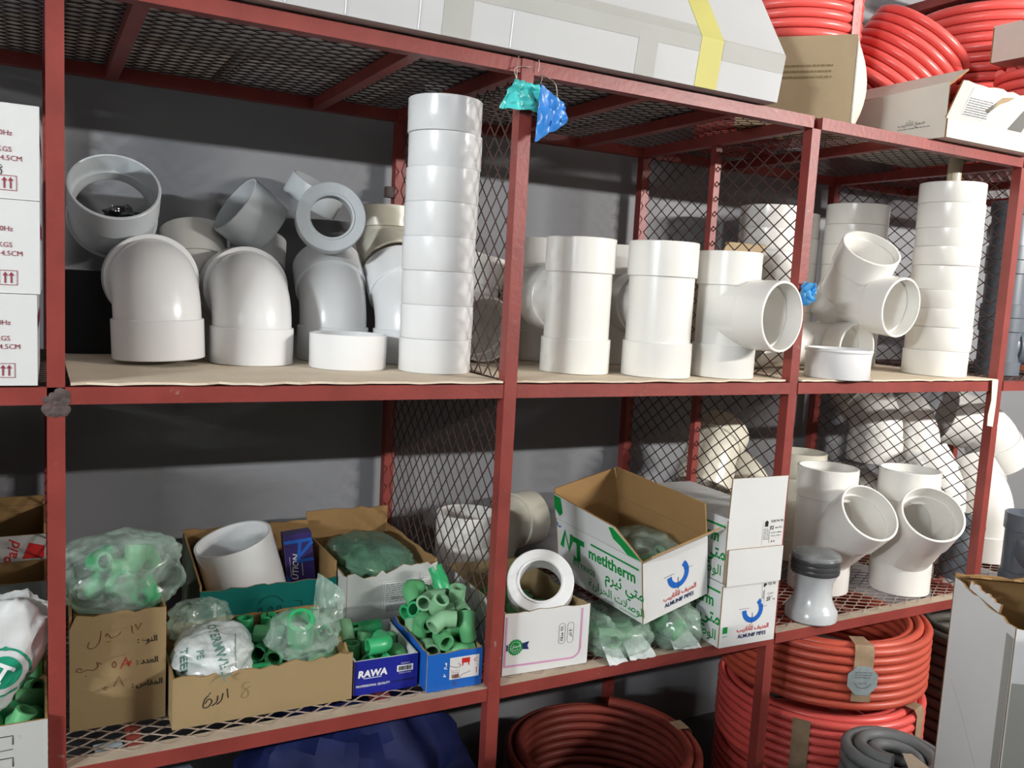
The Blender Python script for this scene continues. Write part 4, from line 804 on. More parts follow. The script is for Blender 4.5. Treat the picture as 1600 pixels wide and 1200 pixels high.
# flat cartons seen through the mesh from below
def flat(label, x0, x1, y0, y1, h, m, rz=0):
    carton('flat_carton', label, 'carton', at((x0+x1)/2, (y0+y1)/2, ZU, rz), x1 - x0, y1 - y0, h, m, BROWNI, closed=True, seam=TAPEP)
flat('grey-white flat carton at the back of the top shelf, far left', -0.42, 0.325, 0.365, 0.615, 0.09, WHITEW)
flat('white flat carton at the back of the top shelf above the elbows', 0.345, 0.70, 0.36, 0.62, 0.07, WHITEC, 0.03)
flat('dull flat carton at the back of the top shelf above the standing tees', 0.84, 1.24, 0.36, 0.62, 0.07, WHITEC, -0.04)
def curl(R, r, turns, z0=0.0, pitch=None, seg=8, per=56, layers=1, ph=0.0):
    """wound pipe: helix layers inside one another"""
    pitch = pitch or 2.04*r; mb = MB()
    for L in range(layers):
        RR = R - r - L*2.0*r; n = int(turns*per); path = []
        for k in range(n + 1):
            a = 2*PI*k/per + ph; path.append((RR*math.cos(a), RR*math.sin(a), z0 + r + (L % 2)*r*0.6 + pitch*k/per))
        mb.tube(path, r, seg)
    return mb
def coil(name, label, M, m, R, r, turns, layers=2, ph=0.0, group=None, straps=(), strapm=TAPEC):
    root = thing(name, label, 'pipe coil', M, group); obj('pipe', curl(R, r, turns, ph=ph, layers=layers), m, root, sharp=60)
    H = 2.04*r*turns + 2*r
    for sa, wdt, z0, z1 in straps:
        n = 8; vs = []; fs = []; prof = [(R + 0.0012, z0*H), (R + 0.0012, z1*H)] if (z0 > 0.02 or z1 < 0.98) else [(R - 2*r*layers*0.9, H + r*0.35), (R - r*0.6, H + r*0.3), (R + 0.0012, H - r), (R + 0.0012, r), (R - r*0.6, 0.002)]
        prof2 = [(p[0] + 0.0007, p[1]) for p in prof]
        if z1 >= 0.98 and z0 > 0.02: prof = [(R - 2*r*layers*0.9, H + r*0.35), (R - r*0.6, H + r*0.3), (R + 0.0012, H - r), (R + 0.0012, z0*H)]; prof2 = [(p[0] + 0.0007, p[1] + 0.0005) for p in prof]
        for k in range(n + 1):
            a = sa + wdt/R*(k/n - 0.5)
            for (rr, zz) in prof + prof2[::-1]: vs.append((rr*math.cos(a), rr*math.sin(a), zz))
        q = 2*len(prof)
        for k in range(n):
            for j in range(q): fs.append((k*q + j, (k+1)*q + j, (k+1)*q + (j+1) % q, k*q + (j+1) % q))
        fs += [tuple(range(q)), tuple(n*q + j for j in range(q))[::-1]]
        obj('tape_strap', MB().add(vs, fs), strapm, root, sharp=30)
    return root
KG = 'red pipe coils on the top shelf'
coil('pipe_coil', 'red pipe coil with stretch wrap on the top shelf behind the brown carton, lower', at(1.80, 0.475, ZU), PIPER, 0.158, 0.0125, 9, 2, 0.3, KG, ((-1.28, 0.05, 0, 1),), STRAPS)
coil('pipe_coil', 'red pipe coil with stretch wrap stacked above the brown carton, upper', at(1.865, 0.42, ZU + 0.258), PIPER, 0.205, 0.0125, 12, 2, 1.3, KG, ((-1.26, 0.05, 0, 1),), STRAPS)
coil('pipe_coil', 'red pipe coil tilted on edge between the other red coils', aim((2.258, 0.435, ZU + 0.205), (0.42, -0.40, 0.80), (0, 0, 1)), PIPER, 0.165, 0.0135, 8, 2, 0.2, KG)
coil('pipe_coil', 'wide red pipe coil lowest at the right end of the top shelf', at(2.75, 0.425, ZU), PIPER, 0.235, 0.0150, 7, 2, 0.8, KG)
coil('pipe_coil', 'wide red pipe coil stacked upper at the right end of the top shelf', at(2.755, 0.42, ZU + 0.248), PIPER, 0.235, 0.0150, 9, 2, 2.0, KG)
coil('pipe_coil', 'narrow red pipe coil under the small white carton on the top shelf', at(2.52, 0.085, ZU), PIPER, 0.105, 0.0140, 9, 2, 2.0, KG)
carton('white_carton', 'small white carton on a narrow red coil at the right end of the top shelf', 'carton', at(2.54, 0.08, ZU + 0.290, 0.05), 0.24, 0.17, 0.10, WHITEW, BROWNI, closed=True)
# overhead shelf beyond, on the right
ov = thing('overhead_shelf', 'red framed overhead mesh shelf high on the back wall at the right', 'shelf', at(3.32, 0.5, 1.205))
obj('frame_bar', MB().box((-0.72, -0.35, 0.0), (-0.69, 0.2, 0.03)), RED, ov); obj('frame_bar', MB().box((-0.72, -0.36, 0.0), (0.9, -0.33, 0.03)), RED, ov); obj('frame_bar', MB().box((-0.69, 0.165, 0.0), (0.9, 0.195, 0.03)), RED, ov)
link('mesh_panel', cached('ovm', lambda: mesh_strands(1.58, 0.5, 0.056, 0.031).mesh('mesh', 1, 0)), STRAND, ov, at(-0.69, -0.33, 0.03), kind='stuff')
obj('liner_board', MB().box((-0.66, -0.31, 0.034), (0.88, 0.16, 0.044)), mat('dull_pink_board', (0.30, 0.21, 0.22), 0.8, 0.2, 0.15, 12), ov)
# ------------------------------------------------------------------ on the floor
OG = 'dusty red pipe coils on the floor'
CZ = [FLOOR_Z, FLOOR_Z + 0.200, FLOOR_Z + 0.401]
coil('pipe_coil', 'dusty red pipe coil, lowest of the floor stack', at(1.975, 0.180, CZ[0]), PIPER, 0.285, 0.0118, 7, 3, 0.4, OG, ((-2.1, 0.055, 0, 1),))
coil('pipe_coil', 'dusty red pipe coil with brown tape, middle of the floor stack', at(1.965, 0.170, CZ[1]), PIPER, 0.285, 0.0118, 7, 3, 1.4, OG, ((-2.55, 0.045, 0.1, 0.9), (-1.28, 0.05, 0, 1)))
tc_ = coil('pipe_coil', 'dusty red pipe coil with octagonal silver sticker, top of the floor stack', at(1.975, 0.180, CZ[2]), PIPEO, 0.285, 0.0118, 6.6, 3, 2.2, OG, ((-2.06, 0.05, 0.20, 1),))
sa = -2.06; Ms = Matrix.Rotation(sa, 4, 'Z') @ Matrix(((0,0,1,0.2885),(1,0,0,0),(0,1,0,0.095),(0,0,0,1)))
def octa(r, sag=0.285):
    vs = []; n = 8
    for zz in (0, 0.0012):
        vs.append((0, 0, zz)); vs += [(r*math.cos(2*PI*k/n + PI/8), r*math.sin(2*PI*k/n + PI/8), zz - (r*math.cos(2*PI*k/n + PI/8))**2/(2*sag)) for k in range(n)]
    fs = [(0, 1 + k, 1 + (k+1) % n) for k in range(n)]; fs = [(9, 10 + k, 10 + (k+1) % n) for k in range(n)] + [f[::-1] for f in fs] + [(1 + k, 1 + (k+1) % n, 10 + (k+1) % n, 10 + k) for k in range(n)]
    return MB().add(vs, fs)
st = obj('silver_sticker', octa(0.042), mat('silver_sticker', (0.30, 0.36, 0.37), 0.3, 0.6, 0.15, 60), tc_, Ms, sharp=30)
i = Ink(Matrix.Translation((0, 0, 0.001))); i.lines(-0.022, 0.006, 0.022, 0.026, 3, 0.0018, 4).line(smooth([(-0.022, -0.006), (-0.01, -0.018), (0.008, -0.018), (0.022, -0.006)]), 0.002).text('5x20', 0.010, 0, -0.006); i.build('sticker_print', INKG, st)
coil('pipe_coil', 'red pipe coil in deep shadow under the second bay', at(1.285, 0.270, FLOOR_Z), mat('shade_darkened_red_pipe', (0.24, 0.045, 0.032), 0.5, 0.3, 0.15, 12), 0.262, 0.0125, 10, 2, 0.9, OG, ((-0.1, 0.05, 0, 1),))  # same red pipe, colour darkened to deepen the shade under the shelf
coil('conduit_coil', 'grey conduit coil with pale tape on the floor, before the red coils', at(1.785, -0.232, FLOOR_Z), PIPEG, 0.128, 0.0150, 12.5, 3, 0.5, None, ((-2.05, 0.06, 0, 1),), TAPEP)
coil('conduit_coil', 'dark grey conduit coil on the floor behind the tall white carton', at(2.66, 0.10, FLOOR_Z), PIPEK, 0.25, 0.017, 13, 2, 0.5)
tag(obj('sack', crumple(0.25, 7, 40, 28, 1.15, 0.22, 1.6), DARKB, None, at(0.60, 0.26, FLOOR_Z + 0.27), sharp=25), 'dark blue plastic sack in the shadow under the lower shelf', 'sack')
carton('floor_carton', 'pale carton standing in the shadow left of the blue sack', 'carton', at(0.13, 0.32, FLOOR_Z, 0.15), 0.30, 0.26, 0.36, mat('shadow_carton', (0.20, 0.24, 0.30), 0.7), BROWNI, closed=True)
# tall white carton in the foreground
gx = math.radians(-35.1); gw, gd, gh = 0.30, 0.285, 0.905
L2 = Vector((1.653, -0.414)); N2 = Vector((1.489, -0.647)); gc = (L2 + N2)/2 + 0.15*Vector((math.cos(gx), math.sin(gx)))
tw, P = carton('tall_carton', 'tall white carton with a torn open top standing on the floor in front', 'carton', at(gc.x, gc.y, FLOOR_Z, gx), gw, gd, gh, mat('bright_white_carton', (0.87, 0.88, 0.89), 0.6, 0.3, 0.03, 6, 0.06, 25), BROWNI,
    polys={'left': jag(gd - 2*T_CB - 0.0004, gh, 71, 0.004, 14), 'front': jag(gw, gh, 72, 0.006, 14), 'back': jag(gw, gh + 0.01, 73, 0.006, 14)},
    flaps=(('back', 0.05, 0.35, 0.01, jag(gw - 0.02, 0.05, 74, 0.01, 14)), ('left', 0.016, PI*0.45, 0.01, jag(gd - 0.15, 0.016, 75, 0.005, 12)), ('right', 0.11, 0.25, 0.01, jag(gd - 0.02, 0.11, 76, 0.02, 12)), ('front', 0.05, -0.5, 0.05)))
Ink(pm('left', gw, gd)).rect(0.108, 0.0, 0.137, gh - 0.02).build('tape_band', TAPEG, P['left']); Ink(pm('front', gw, gd)).rect(-0.148, 0.0, -0.11, gh - 0.1).build('tape_band', TAPEG, P['front'])
Ink(pm('front', gw, gd)).rect(-0.109, 0.0, -0.1075, gh - 0.10).build('panel_gap', INKG, P['front'])
i = Ink(pm('left', gw, gd)); i.line(smooth([(-0.10, 0.70), (-0.03, 0.655), (0.04, 0.60), (0.10, 0.56)]), 0.003).build('crease_marks', mat('carton_crease', (0.70, 0.71, 0.72), 0.6), P['left'])
carton('tall_carton', 'added wide tall white carton blocking light in the aisle beyond the right edge of the view', 'carton', at(1.80, -1.03, FLOOR_Z, 0.0), 0.90, 0.22, 1.05, WHITEC, BROWNI, closed=True)  # added unseen, shades the coil under the second bay from the right lamp
carton('light_block_carton', 'added low brown carton blocking light before the rack, below the view, left one', 'carton', at(0.06, -0.62, FLOOR_Z, 0.0), 0.66, 0.26, 0.68, BROWN, BROWNI, closed=True)  # added below the view to cut stray light under the lower shelf
carton('light_block_carton', 'added low brown carton blocking light before the rack, below the view, right one', 'carton', at(0.74, -0.62, FLOOR_Z, 0.0), 0.66, 0.26, 0.60, BROWN, BROWNI, closed=True)  # second added light blocker beside it
# ------------------------------------------------------------------ scraps tied to the uprights
def rag(name, label, pts, M, m, seed, th=0.0012, nu=16, nv=14, amp=0.008):
    """crumpled plastic sheet spanned by four corners (uv order) with folds and thickness"""
    A, B, Cc, D = [Vector(p) for p in pts]; vs = []; fs = []
    for off in (0, th):
        for j in range(nv + 1):
            for k in range(nu + 1):
                u, v = k/nu, j/nv; p = A.lerp(B, u).lerp(D.lerp(Cc, u), v)
                q = Vector((u*3.1 + seed, v*3.1, seed)); f = noise.noise(q) * amp*1.6 + amp*0.8*math.sin(u*9 + v*3 + seed) + 0.5*amp*noise.noise(q*3)
                vs.append((p.x + 0.3*amp*noise.noise(q*2.1), p.y - abs(f) - off, p.z + 0.5*amp*noise.noise(q*1.7)))
    N = (nu+1)*(nv+1)
    for j in range(nv):
        for k in range(nu):
            a = j*(nu+1) + k; fs += [(a, a+nu+1, a+nu+2, a+1), (N+a, N+a+1, N+a+nu+2, N+a+nu+1)]
    edge = [k for k in range(nu)] + [nu + j*(nu+1) for j in range(nv)] + [nv*(nu+1) + k for k in range(nu, 0, -1)] + [j*(nu+1) for j in range(nv, 0, -1)]
    for a, b in zip(edge, edge[1:] + edge[:1]): fs.append((a, b, N+b, N+a))
    return tag(obj(name, MB().add(vs, fs), m, None, M, sharp=50), label, 'plastic')
rag('plastic_scrap', 'crumpled teal plastic scrap wired to the top of the middle upright', [(-0.056, 0, -0.050), (0.046, 0, -0.044), (0.028, 0, 0.006), (-0.026, 0, 0.006)], at(0.783, -0.024, 0.582), RAGT, 1.3)
rag('plastic_scrap', 'blue plastic scrap hanging from the middle upright under the top beam', [(0.006, 0, -0.094), (0.074, 0, -0.052), (0.066, 0, -0.016), (0.012, 0, 0.012)], at(0.792, -0.046, 0.572), RAGB, 4.2)
rag('plastic_scrap', 'knotted light blue plastic scrap on the thin upright above the white cap', [(-0.020, 0, -0.030), (0.030, 0, -0.018), (0.026, 0, 0.022), (-0.014, 0, 0.026)], at(1.572, -0.0112, 0.228), RAGL, 7.7, amp=0.014)
def wire(label, path, r=0.0010): tag(obj('tie_wire', MB().tube(smooth3(path), r, 6), WIRE, sharp=60), label, 'wire')
def smooth3(pts, n=6):
    P = [Vector(p) for p in pts]; P = [P[0]*2 - P[1]] + P + [P[-1]*2 - P[-2]]; out = []
    for i in range(1, len(P) - 2):
        for k in range(n):
            t = k/n; a, b, c, d = P[i-1:i+3]; out.append(0.5*(2*b + (c - a)*t + (2*a - 5*b + 4*c - d)*t*t + (3*b - a - 3*c + d)*t**3))
    return out + [P[-2]]
wire('thin tie wire looped around the top of the middle upright', [(0.764, -0.026, 0.592), (0.766, -0.024, 0.625), (0.776, -0.020, 0.652), (0.800, -0.020, 0.652), (0.812, -0.022, 0.632), (0.812, -0.022, 0.612)])
wire('thin tie wire bent across the middle upright above the teal scrap', [(0.764, -0.026, 0.590), (0.759, -0.025, 0.608), (0.775, -0.024, 0.615), (0.796, -0.022, 0.618)])
wire('thin tie wire holding the blue scrap', [(0.812, -0.028, 0.584), (0.820, -0.024, 0.600), (0.815, -0.024, 0.606), (0.835, -0.022, 0.604), (0.850, -0.026, 0.592), (0.853, -0.03, 0.560)])
# torn card hanging on the right upright
cs = thing('card_scrap', 'torn white card strip hanging on the right upright below the middle beam', 'card', at(2.334, -0.0225, -0.11))
panel('strip', [(-0.016, 0.0), (0.010, -0.004), (0.013, 0.060), (0.011, 0.130), (-0.016, 0.128), (-0.010, 0.072), (-0.018, 0.03)], Matrix(((1,0,0,0),(0,0,-1,0),(0,1,0,0),(0,0,0,1))), [WHITEW, BROWNI], cs, 0.002)
# === HEAPS

# ------------------------------------------------------------------ small green fittings
def ppr_mesh(kind):
    r, c = 0.0150, 0.0178
    if kind == 'cpl': return MB().lathe([(0.0125, -0.024), (c - 0.001, -0.024), (c, -0.023), (c, 0.023), (c - 0.001, 0.024), (0.0125, 0.024), (0.0122, 0.003), (0.0105, 0), (0.0122, -0.003)], 20).mesh('ppr')
    if kind == 'slot':
        mb = MB().lathe([(0.0118, -0.030), (0.0165, -0.030), (0.0172, -0.029), (0.0172, 0.010), (0.0160, 0.012), (0.0160, 0.022), (0.0118, 0.022)], 20)
        for k in range(4):
            a = k*PI/2 + 0.3
            for q in range(3):
                a0, a1 = a + q*0.38, a + (q + 1)*0.38
                mb.add([(rr*math.cos(t), rr*math.sin(t), z) for z in (0.021, 0.033) for rr, t in ((0.0122, a0), (0.0162, a0), (0.0162, a1), (0.0122, a1))], [(0,3,2,1),(4,5,6,7),(0,1,5,4),(1,2,6,5),(2,3,7,6),(3,0,4,7)])
        return mb.mesh('ppr')
    if kind in ('elb', 'e45'):
        a = PI/2 if kind == 'elb' else PI/4; rb = 0.016; L = 0.024 if kind == 'elb' else 0.022; n = 5
        path = [(0, 0, -L), (0, 0, 0)] + [(0, rb - rb*math.cos(a*i/n), rb*math.sin(a*i/n)) for i in range(1, n + 1)]
        e, d = Vector(path[-1]), Vector((0, math.sin(a), math.cos(a))); path.append(tuple(e + d*L)); path = [Vector(p) - Vector((0, 0.012, 0)) for p in path]
        return MB().pipe(path, 0.0172, 0.0122, 18, up=(1, 0, 0)).mesh('ppr', 1, 50)
    Mx = Matrix.Rotation(PI/2, 4, 'X')
    return solid_bool([cyl(0.0172, -0.030, 0.030, 20), cyl(0.0172, 0, 0.031, 20, M=Mx)], [cyl(0.0122, -0.04, 0.04, 20), cyl(0.0122, 0.001, 0.05, 20, M=Mx)])
GN = {'cpl': 'pipe_coupler', 'slot': 'slotted_coupler', 'elb': 'pipe_elbow', 'e45': 'pipe_bend', 'tee': 'pipe_tee'}
GL = {'cpl': 'coupler', 'slot': 'slotted coupler', 'elb': 'elbow', 'e45': 'shallow bend', 'tee': 'tee'}
GMAT = [GREEN, GREENB, GREEND]
def ppr(kind, mi, M, where, group):
    me = cached(('ppr', kind), lambda: ppr_mesh(kind))
    o = link('green_' + GN[kind], me, GMAT[mi], None, M); return tag(o, 'small %s %s %s' % (('green', 'bright green', 'dusty green')[mi], GL[kind], where), 'pipe fitting', group)
def insert(label, M, w, d):
    return tag(obj('cardboard_insert', MB().box((-w/2, -d/2, 0), (w/2, d/2, 0.004)), BROWNI, None, M, sharp=0), label, 'cardboard')
HEAPS = {
 'wide': [('elb',0,0.4394,0.2458,-0.5541,0.452,-0.544,-0.452,-0.544), ('elb',2,0.2689,0.2522,-0.5541,0.481,-0.518,0.481,0.518), ('slot',1,0.2323,0.1799,-0.5543,0.368,-0.602,0.372,-0.604), ('slot',1,0.401,0.2738,-0.5413,0.701,-0,0,0.713), ('elb',2,0.4771,0.1305,-0.5541,0.48,0.519,-0.48,0.519), ('slot',1,0.3513,0.2739,-0.5383,0,0.998,0.055,-0), ('slot',1,0.4598,0.0714,-0.5543,0.283,0.658,0.258,0.648), ('elb',0,0.4381,0.1536,-0.5505,0.296,-0.389,-0.22,0.844), ('elb',1,0.3413,0.1184,-0.5541,0.707,0.006,-0.707,0.006), ('slot',1,0.2993,0.0871,-0.5543,0.661,-0.703,0.077,0.251), ('elb',0,0.2321,0.2157,-0.5507,0.616,-0.351,-0.185,0.681), ('elb',2,0.2398,0.0847,-0.5541,0.604,0.368,0.604,-0.368), ('cpl',0,0.4424,0.2027,-0.5537,0.223,0.698,0.115,-0.671), ('tee',0,0.4746,0.0784,-0.5193,0.197,0.656,-0.162,-0.71), ('slot',1,0.4889,0.1954,-0.5543,0.654,-0.652,0.273,0.268), ('slot',1,0.3822,0.2374,-0.5539,0.691,0.638,0.339,0.012), ('slot',1,0.4886,0.1284,-0.5086,0.449,0.254,0.458,-0.724), ('elb',0,0.3049,0.1724,-0.5541,0.414,-0.573,0.414,0.573), ('elb',2,0.2501,0.1427,-0.5541,0.648,0.282,-0.648,0.282), ('cpl',1,0.3501,0.0716,-0.5537,0.603,0.37,-0.603,-0.37), ('elb',1,0.2119,0.1248,-0.5234,0.948,-0.206,-0.166,-0.176), ('tee',2,0.2686,0.1975,-0.526,0.152,-0.253,-0.521,0.801), ('slot',1,0.4889,0.259,-0.5374,0.816,-0.256,0.16,0.492), ('elb',0,0.4022,0.0834,-0.5406,0.222,0.248,-0.937,-0.104), ('tee',0,0.3884,0.1527,-0.5403,0.146,0.147,0.692,0.692), ('slot',1,0.489,0.1926,-0.5203,0.271,-0.271,0.653,0.653), ('slot',1,0.4303,0.2559,-0.52,0.097,-0.546,-0.445,-0.703), ('elb',1,0.2812,0.1336,-0.52,0.83,-0.236,-0.031,0.504), ('slot',1,0.3152,0.2575,-0.5467,0.41,0.362,0.478,-0.687), ('cpl',0,0.4469,0.1888,-0.5215,0.578,0.421,-0.477,-0.51), ('slot',1,0.3613,0.1768,-0.5461,0.503,0.509,0.291,-0.635), ('slot',1,0.2351,0.0863,-0.5199,0.622,-0.667,0.234,-0.336), ('tee',1,0.3117,0.1767,-0.5199,0.656,-0.651,-0.277,-0.264), ('elb',1,0.4368,0.1235,-0.522,0.312,-0.557,-0.186,0.747), ('cpl',1,0.3404,0.2177,-0.5537,0.664,0.517,-0.482,0.242), ('tee',0,0.3879,0.2069,-0.5228,0.24,-0.708,0.105,0.656)],
 'rawa': [('cpl',1,0.5845,0.1145,-0.5673,0,-0.961,-0.276,-0), ('cpl',0,0.6069,0.1983,-0.5737,0.349,0.682,-0.188,-0.615), ('elb',0,0.6248,0.1067,-0.5708,0.921,-0.381,-0.031,0.075), ('cpl',1,0.5547,0.202,-0.5737,0.388,0.614,0.351,0.591), ('cpl',0,0.5416,0.1496,-0.5673,0,-0.079,0.997,0), ('cpl',2,0.5416,0.1919,-0.5364,0.336,-0.155,0.39,0.843), ('elb',1,0.5767,0.0765,-0.5616,0.269,0.65,-0.657,-0.272), ('elb',1,0.5783,0.0927,-0.5247,0.511,0.489,-0.481,0.518), ('slot',1,0.5924,0.204,-0.5393,0.649,-0.277,-0.652,0.276), ('elb',0,0.5845,0.1599,-0.5562,0.028,0.852,0.502,-0.149), ('cpl',0,0.6284,0.1674,-0.5673,0.972,0,-0,0.234)],
 'blue': [('slot',1,0.755,0.204,-0.5623,0,-0.972,-0.233,0), ('e45',0,0.7366,0.1633,-0.5781,0.674,-0.213,0.674,0.213), ('e45',2,0.7417,0.0834,-0.582,0.72,-0.368,-0.428,0.404), ('elb',2,0.6888,0.1787,-0.5748,0.798,-0.405,-0.336,-0.295), ('elb',0,0.7103,0.0508,-0.5781,0.602,0.371,0.602,-0.371), ('e45',0,0.6881,0.1063,-0.5781,0.257,-0.659,0.257,0.659), ('elb',1,0.7095,0.196,-0.543,0.318,0.356,0.629,-0.614), ('e45',2,0.6759,0.0712,-0.5483,0.672,-0.544,0.441,0.24), ('elb',2,0.6903,0.1473,-0.5366,0.213,0.777,0.543,-0.237), ('elb',0,0.7401,0.049,-0.5424,0.695,0.073,-0.714,-0.032), ('elb',0,0.7124,0.0506,-0.5095,0.043,-0.767,-0.066,0.637), ('slot',1,0.7548,0.1276,-0.5579,0.162,-0.073,0.404,0.897), ('slot',1,0.7548,0.0873,-0.5216,0.489,-0.755,0.366,0.237), ('elb',0,0.6795,0.1008,-0.509,0.009,0.009,0.039,-0.999), ('elb',0,0.7478,0.1807,-0.5162,0.053,-0.695,-0.321,0.641), ('elb',2,0.7194,0.1104,-0.5102,0.824,-0.502,-0.178,-0.193), ('e45',2,0.6955,0.0344,-0.4819,0.382,-0.534,0.08,-0.75), ('e45',1,0.6867,0.1988,-0.5031,0.554,0.374,-0.63,0.395), ('slot',1,0.6961,0.1513,-0.494,0.191,-0.808,-0.102,-0.548), ('e45',2,0.7383,0.1976,-0.4673,0.201,0.607,0.535,0.552), ('elb',2,0.7526,0.143,-0.4854,0.316,0.945,-0.013,0.088), ('elb',0,0.6924,0.1846,-0.4635,0.111,-0.5,-0.32,0.797), ('elb',2,0.7124,0.0767,-0.4631,0.339,0.573,-0.299,-0.684), ('e45',0,0.7571,0.0463,-0.4977,0.935,0.057,-0.114,-0.332), ('elb',2,0.7074,0.1202,-0.4609,0.198,-0.624,-0.354,-0.668), ('elb',2,0.7547,0.0878,-0.462,0.003,0.002,0.641,0.767), ('slot',1,0.749,0.178,-0.4441,0.805,-0.314,0.095,0.495)],
 'pink': [('cpl',0,0.919,0.213,-0.5677,0.673,-0.323,-0.629,0.216), ('tee',0,0.9628,0.2421,-0.5681,0.211,-0.705,-0.049,0.675), ('elb',0,0.9838,0.0814,-0.5681,0.652,-0.274,0.652,0.274), ('cpl',0,0.9108,0.2565,-0.5677,0.319,0.418,0.571,-0.631), ('tee',1,0.9318,0.0741,-0.5682,0.526,-0.529,0.47,0.472), ('cpl',1,0.87,0.0616,-0.5677,0.603,-0.37,-0.603,0.37), ('elb',0,0.8664,0.2118,-0.5646,0.891,-0.369,0.244,0.101), ('tee',1,0.9931,0.0779,-0.5337,0.573,0.413,0.574,-0.414), ('elb',1,0.9911,0.3034,-0.5648,0.81,-0.338,0.18,-0.445), ('elb',0,0.9415,0.1254,-0.5594,0.078,0.529,0.469,0.703), ('elb',0,0.8704,0.1399,-0.5681,0.048,0.705,-0.048,0.705), ('tee',0,1.014,0.122,-0.5553,0.382,-0,-0,-0.924), ('cpl',0,1.0131,0.1045,-0.5068,0.26,-0.281,0.665,0.641), ('cpl',1,0.8708,0.2797,-0.5677,0.446,0.527,-0.472,-0.548), ('elb',1,0.9083,0.0818,-0.5431,0.763,-0.499,0.342,0.226), ('cpl',0,0.8759,0.1618,-0.5349,0.033,0.54,-0.525,-0.656), ('elb',0,0.8651,0.0976,-0.5328,0.398,0.913,0.079,-0.047), ('elb',0,0.9144,0.1754,-0.5614,0.586,0.217,0.647,-0.436), ('tee',1,0.9315,0.3019,-0.5591,0.063,0.363,-0.445,0.816), ('elb',0,0.9289,0.1469,-0.53,0.626,-0.493,-0.268,-0.54), ('elb',0,1.0136,0.2521,-0.5567,0,0,0.763,0.647), ('elb',0,0.9729,0.2197,-0.5397,0.479,-0.445,-0.115,-0.748), ('tee',0,0.9571,0.1047,-0.5085,0.825,0.013,0.504,-0.254), ('cpl',1,1.0036,0.192,-0.5677,0.303,-0.56,0.431,-0.639), ('elb',0,0.9852,0.1684,-0.5444,0.551,-0.365,-0.261,-0.704)],
 'left': [('tee',1,-0.0775,0.1498,-0.5681,0.701,-0.096,-0.701,-0.096), ('elb',1,-0.0395,0.0694,-0.5646,0.89,-0.372,0.239,0.112), ('elb',0,-0.09,0.0295,-0.5563,0.127,0.033,-0.85,-0.511), ('cpl',0,-0.0934,0.0934,-0.5677,0.459,0.459,0.538,-0.538), ('elb',0,-0.0365,0.1852,-0.5572,0.421,0.571,0.105,-0.697), ('cpl',0,-0.0368,0.2034,-0.5146,0.001,-0.972,0.233,-0.003), ('cpl',1,-0.0349,0.008,-0.5677,0.705,-0.705,-0.056,-0.055), ('cpl',0,-0.0442,0.1203,-0.5428,0.365,0.585,-0.155,-0.708), ('tee',0,-0.0569,0.015,-0.5391,0.708,-0.666,0.161,0.171), ('cpl',1,-0.0932,0.2016,-0.5613,0,0.956,0.294,0), ('cpl',0,-0.0817,0.1602,-0.5342,0.253,0.585,0.132,-0.759), ('tee',0,-0.0932,0.0188,-0.5067,0.988,0.156,-0.008,-0.011), ('cpl',1,-0.0733,0.0821,-0.5388,0.439,0.223,0.867,0.076), ('elb',1,-0.0369,0.056,-0.5099,0.279,0.277,-0.003,-0.92)],
}
# room taken by the bags and the reducer ring lying in the boxes
TAKEN = [((0.264, 0.13, ZL + 0.10), (0.090, 0.095, 0.058)), ((0.432, 0.115, ZL + 0.116), (0.080, 0.072, 0.060)), ((0.258, 0.25, ZL + 0.116), (0.072, 0.054, 0.056)), ((-0.088, 0.045, ZL + 0.182), (0.10, 0.075, 0.12)), ((0.972, 0.125, ZL + 0.155), (0.100, 0.095, 0.078))]
WHERE = {'wide': ('in the long low brown box', 'green fittings in the long brown box'), 'rawa': ('in the deep blue lettered box', 'green fittings in the deep blue box'), 'blue': ('in the heap in the bright blue box', 'green fittings heaped in the bright blue box'),
         'pink': ('in the pink-framed white box', 'green fittings in the pink-framed box'), 'left': ('in the white box at the lower left edge', 'green fittings in the lower left box')}
for nm, L in HEAPS.items():
    for kd, mi, x, y, z, qw, qx, qy, qz in L:
        if any(((x-c[0])/r[0])**2 + ((y-c[1])/r[1])**2 + ((z-c[2])/r[2])**2 < 1 for c, r in TAKEN): continue
        ppr(kd, mi, Matrix.Translation((x, y, z)) @ Quaternion((qw, qx, qy, qz)).to_matrix().to_4x4(), *WHERE[nm])
insert('brown cardboard insert under the fittings in the long low box', at(0.347, 0.172, ZL + 0.033, -0.012), 0.31, 0.236)
insert('cardboard insert under the fittings in the deep blue box', at(0.5845, 0.138, ZL + 0.013, -0.03), 0.118, 0.164)
insert('cardboard insert under the fittings in the bright blue box', at(0.7165, 0.116, ZL + 0.009, -0.03), 0.106, 0.200)
insert('cardboard insert under the fittings in the pink-framed box', at(0.940, 0.184, ZL + 0.019, -0.045), 0.190, 0.315)
insert('cardboard insert under the fittings at the lower left edge', at(-0.172, 0.105, ZL + 0.019), 0.30, 0.25)

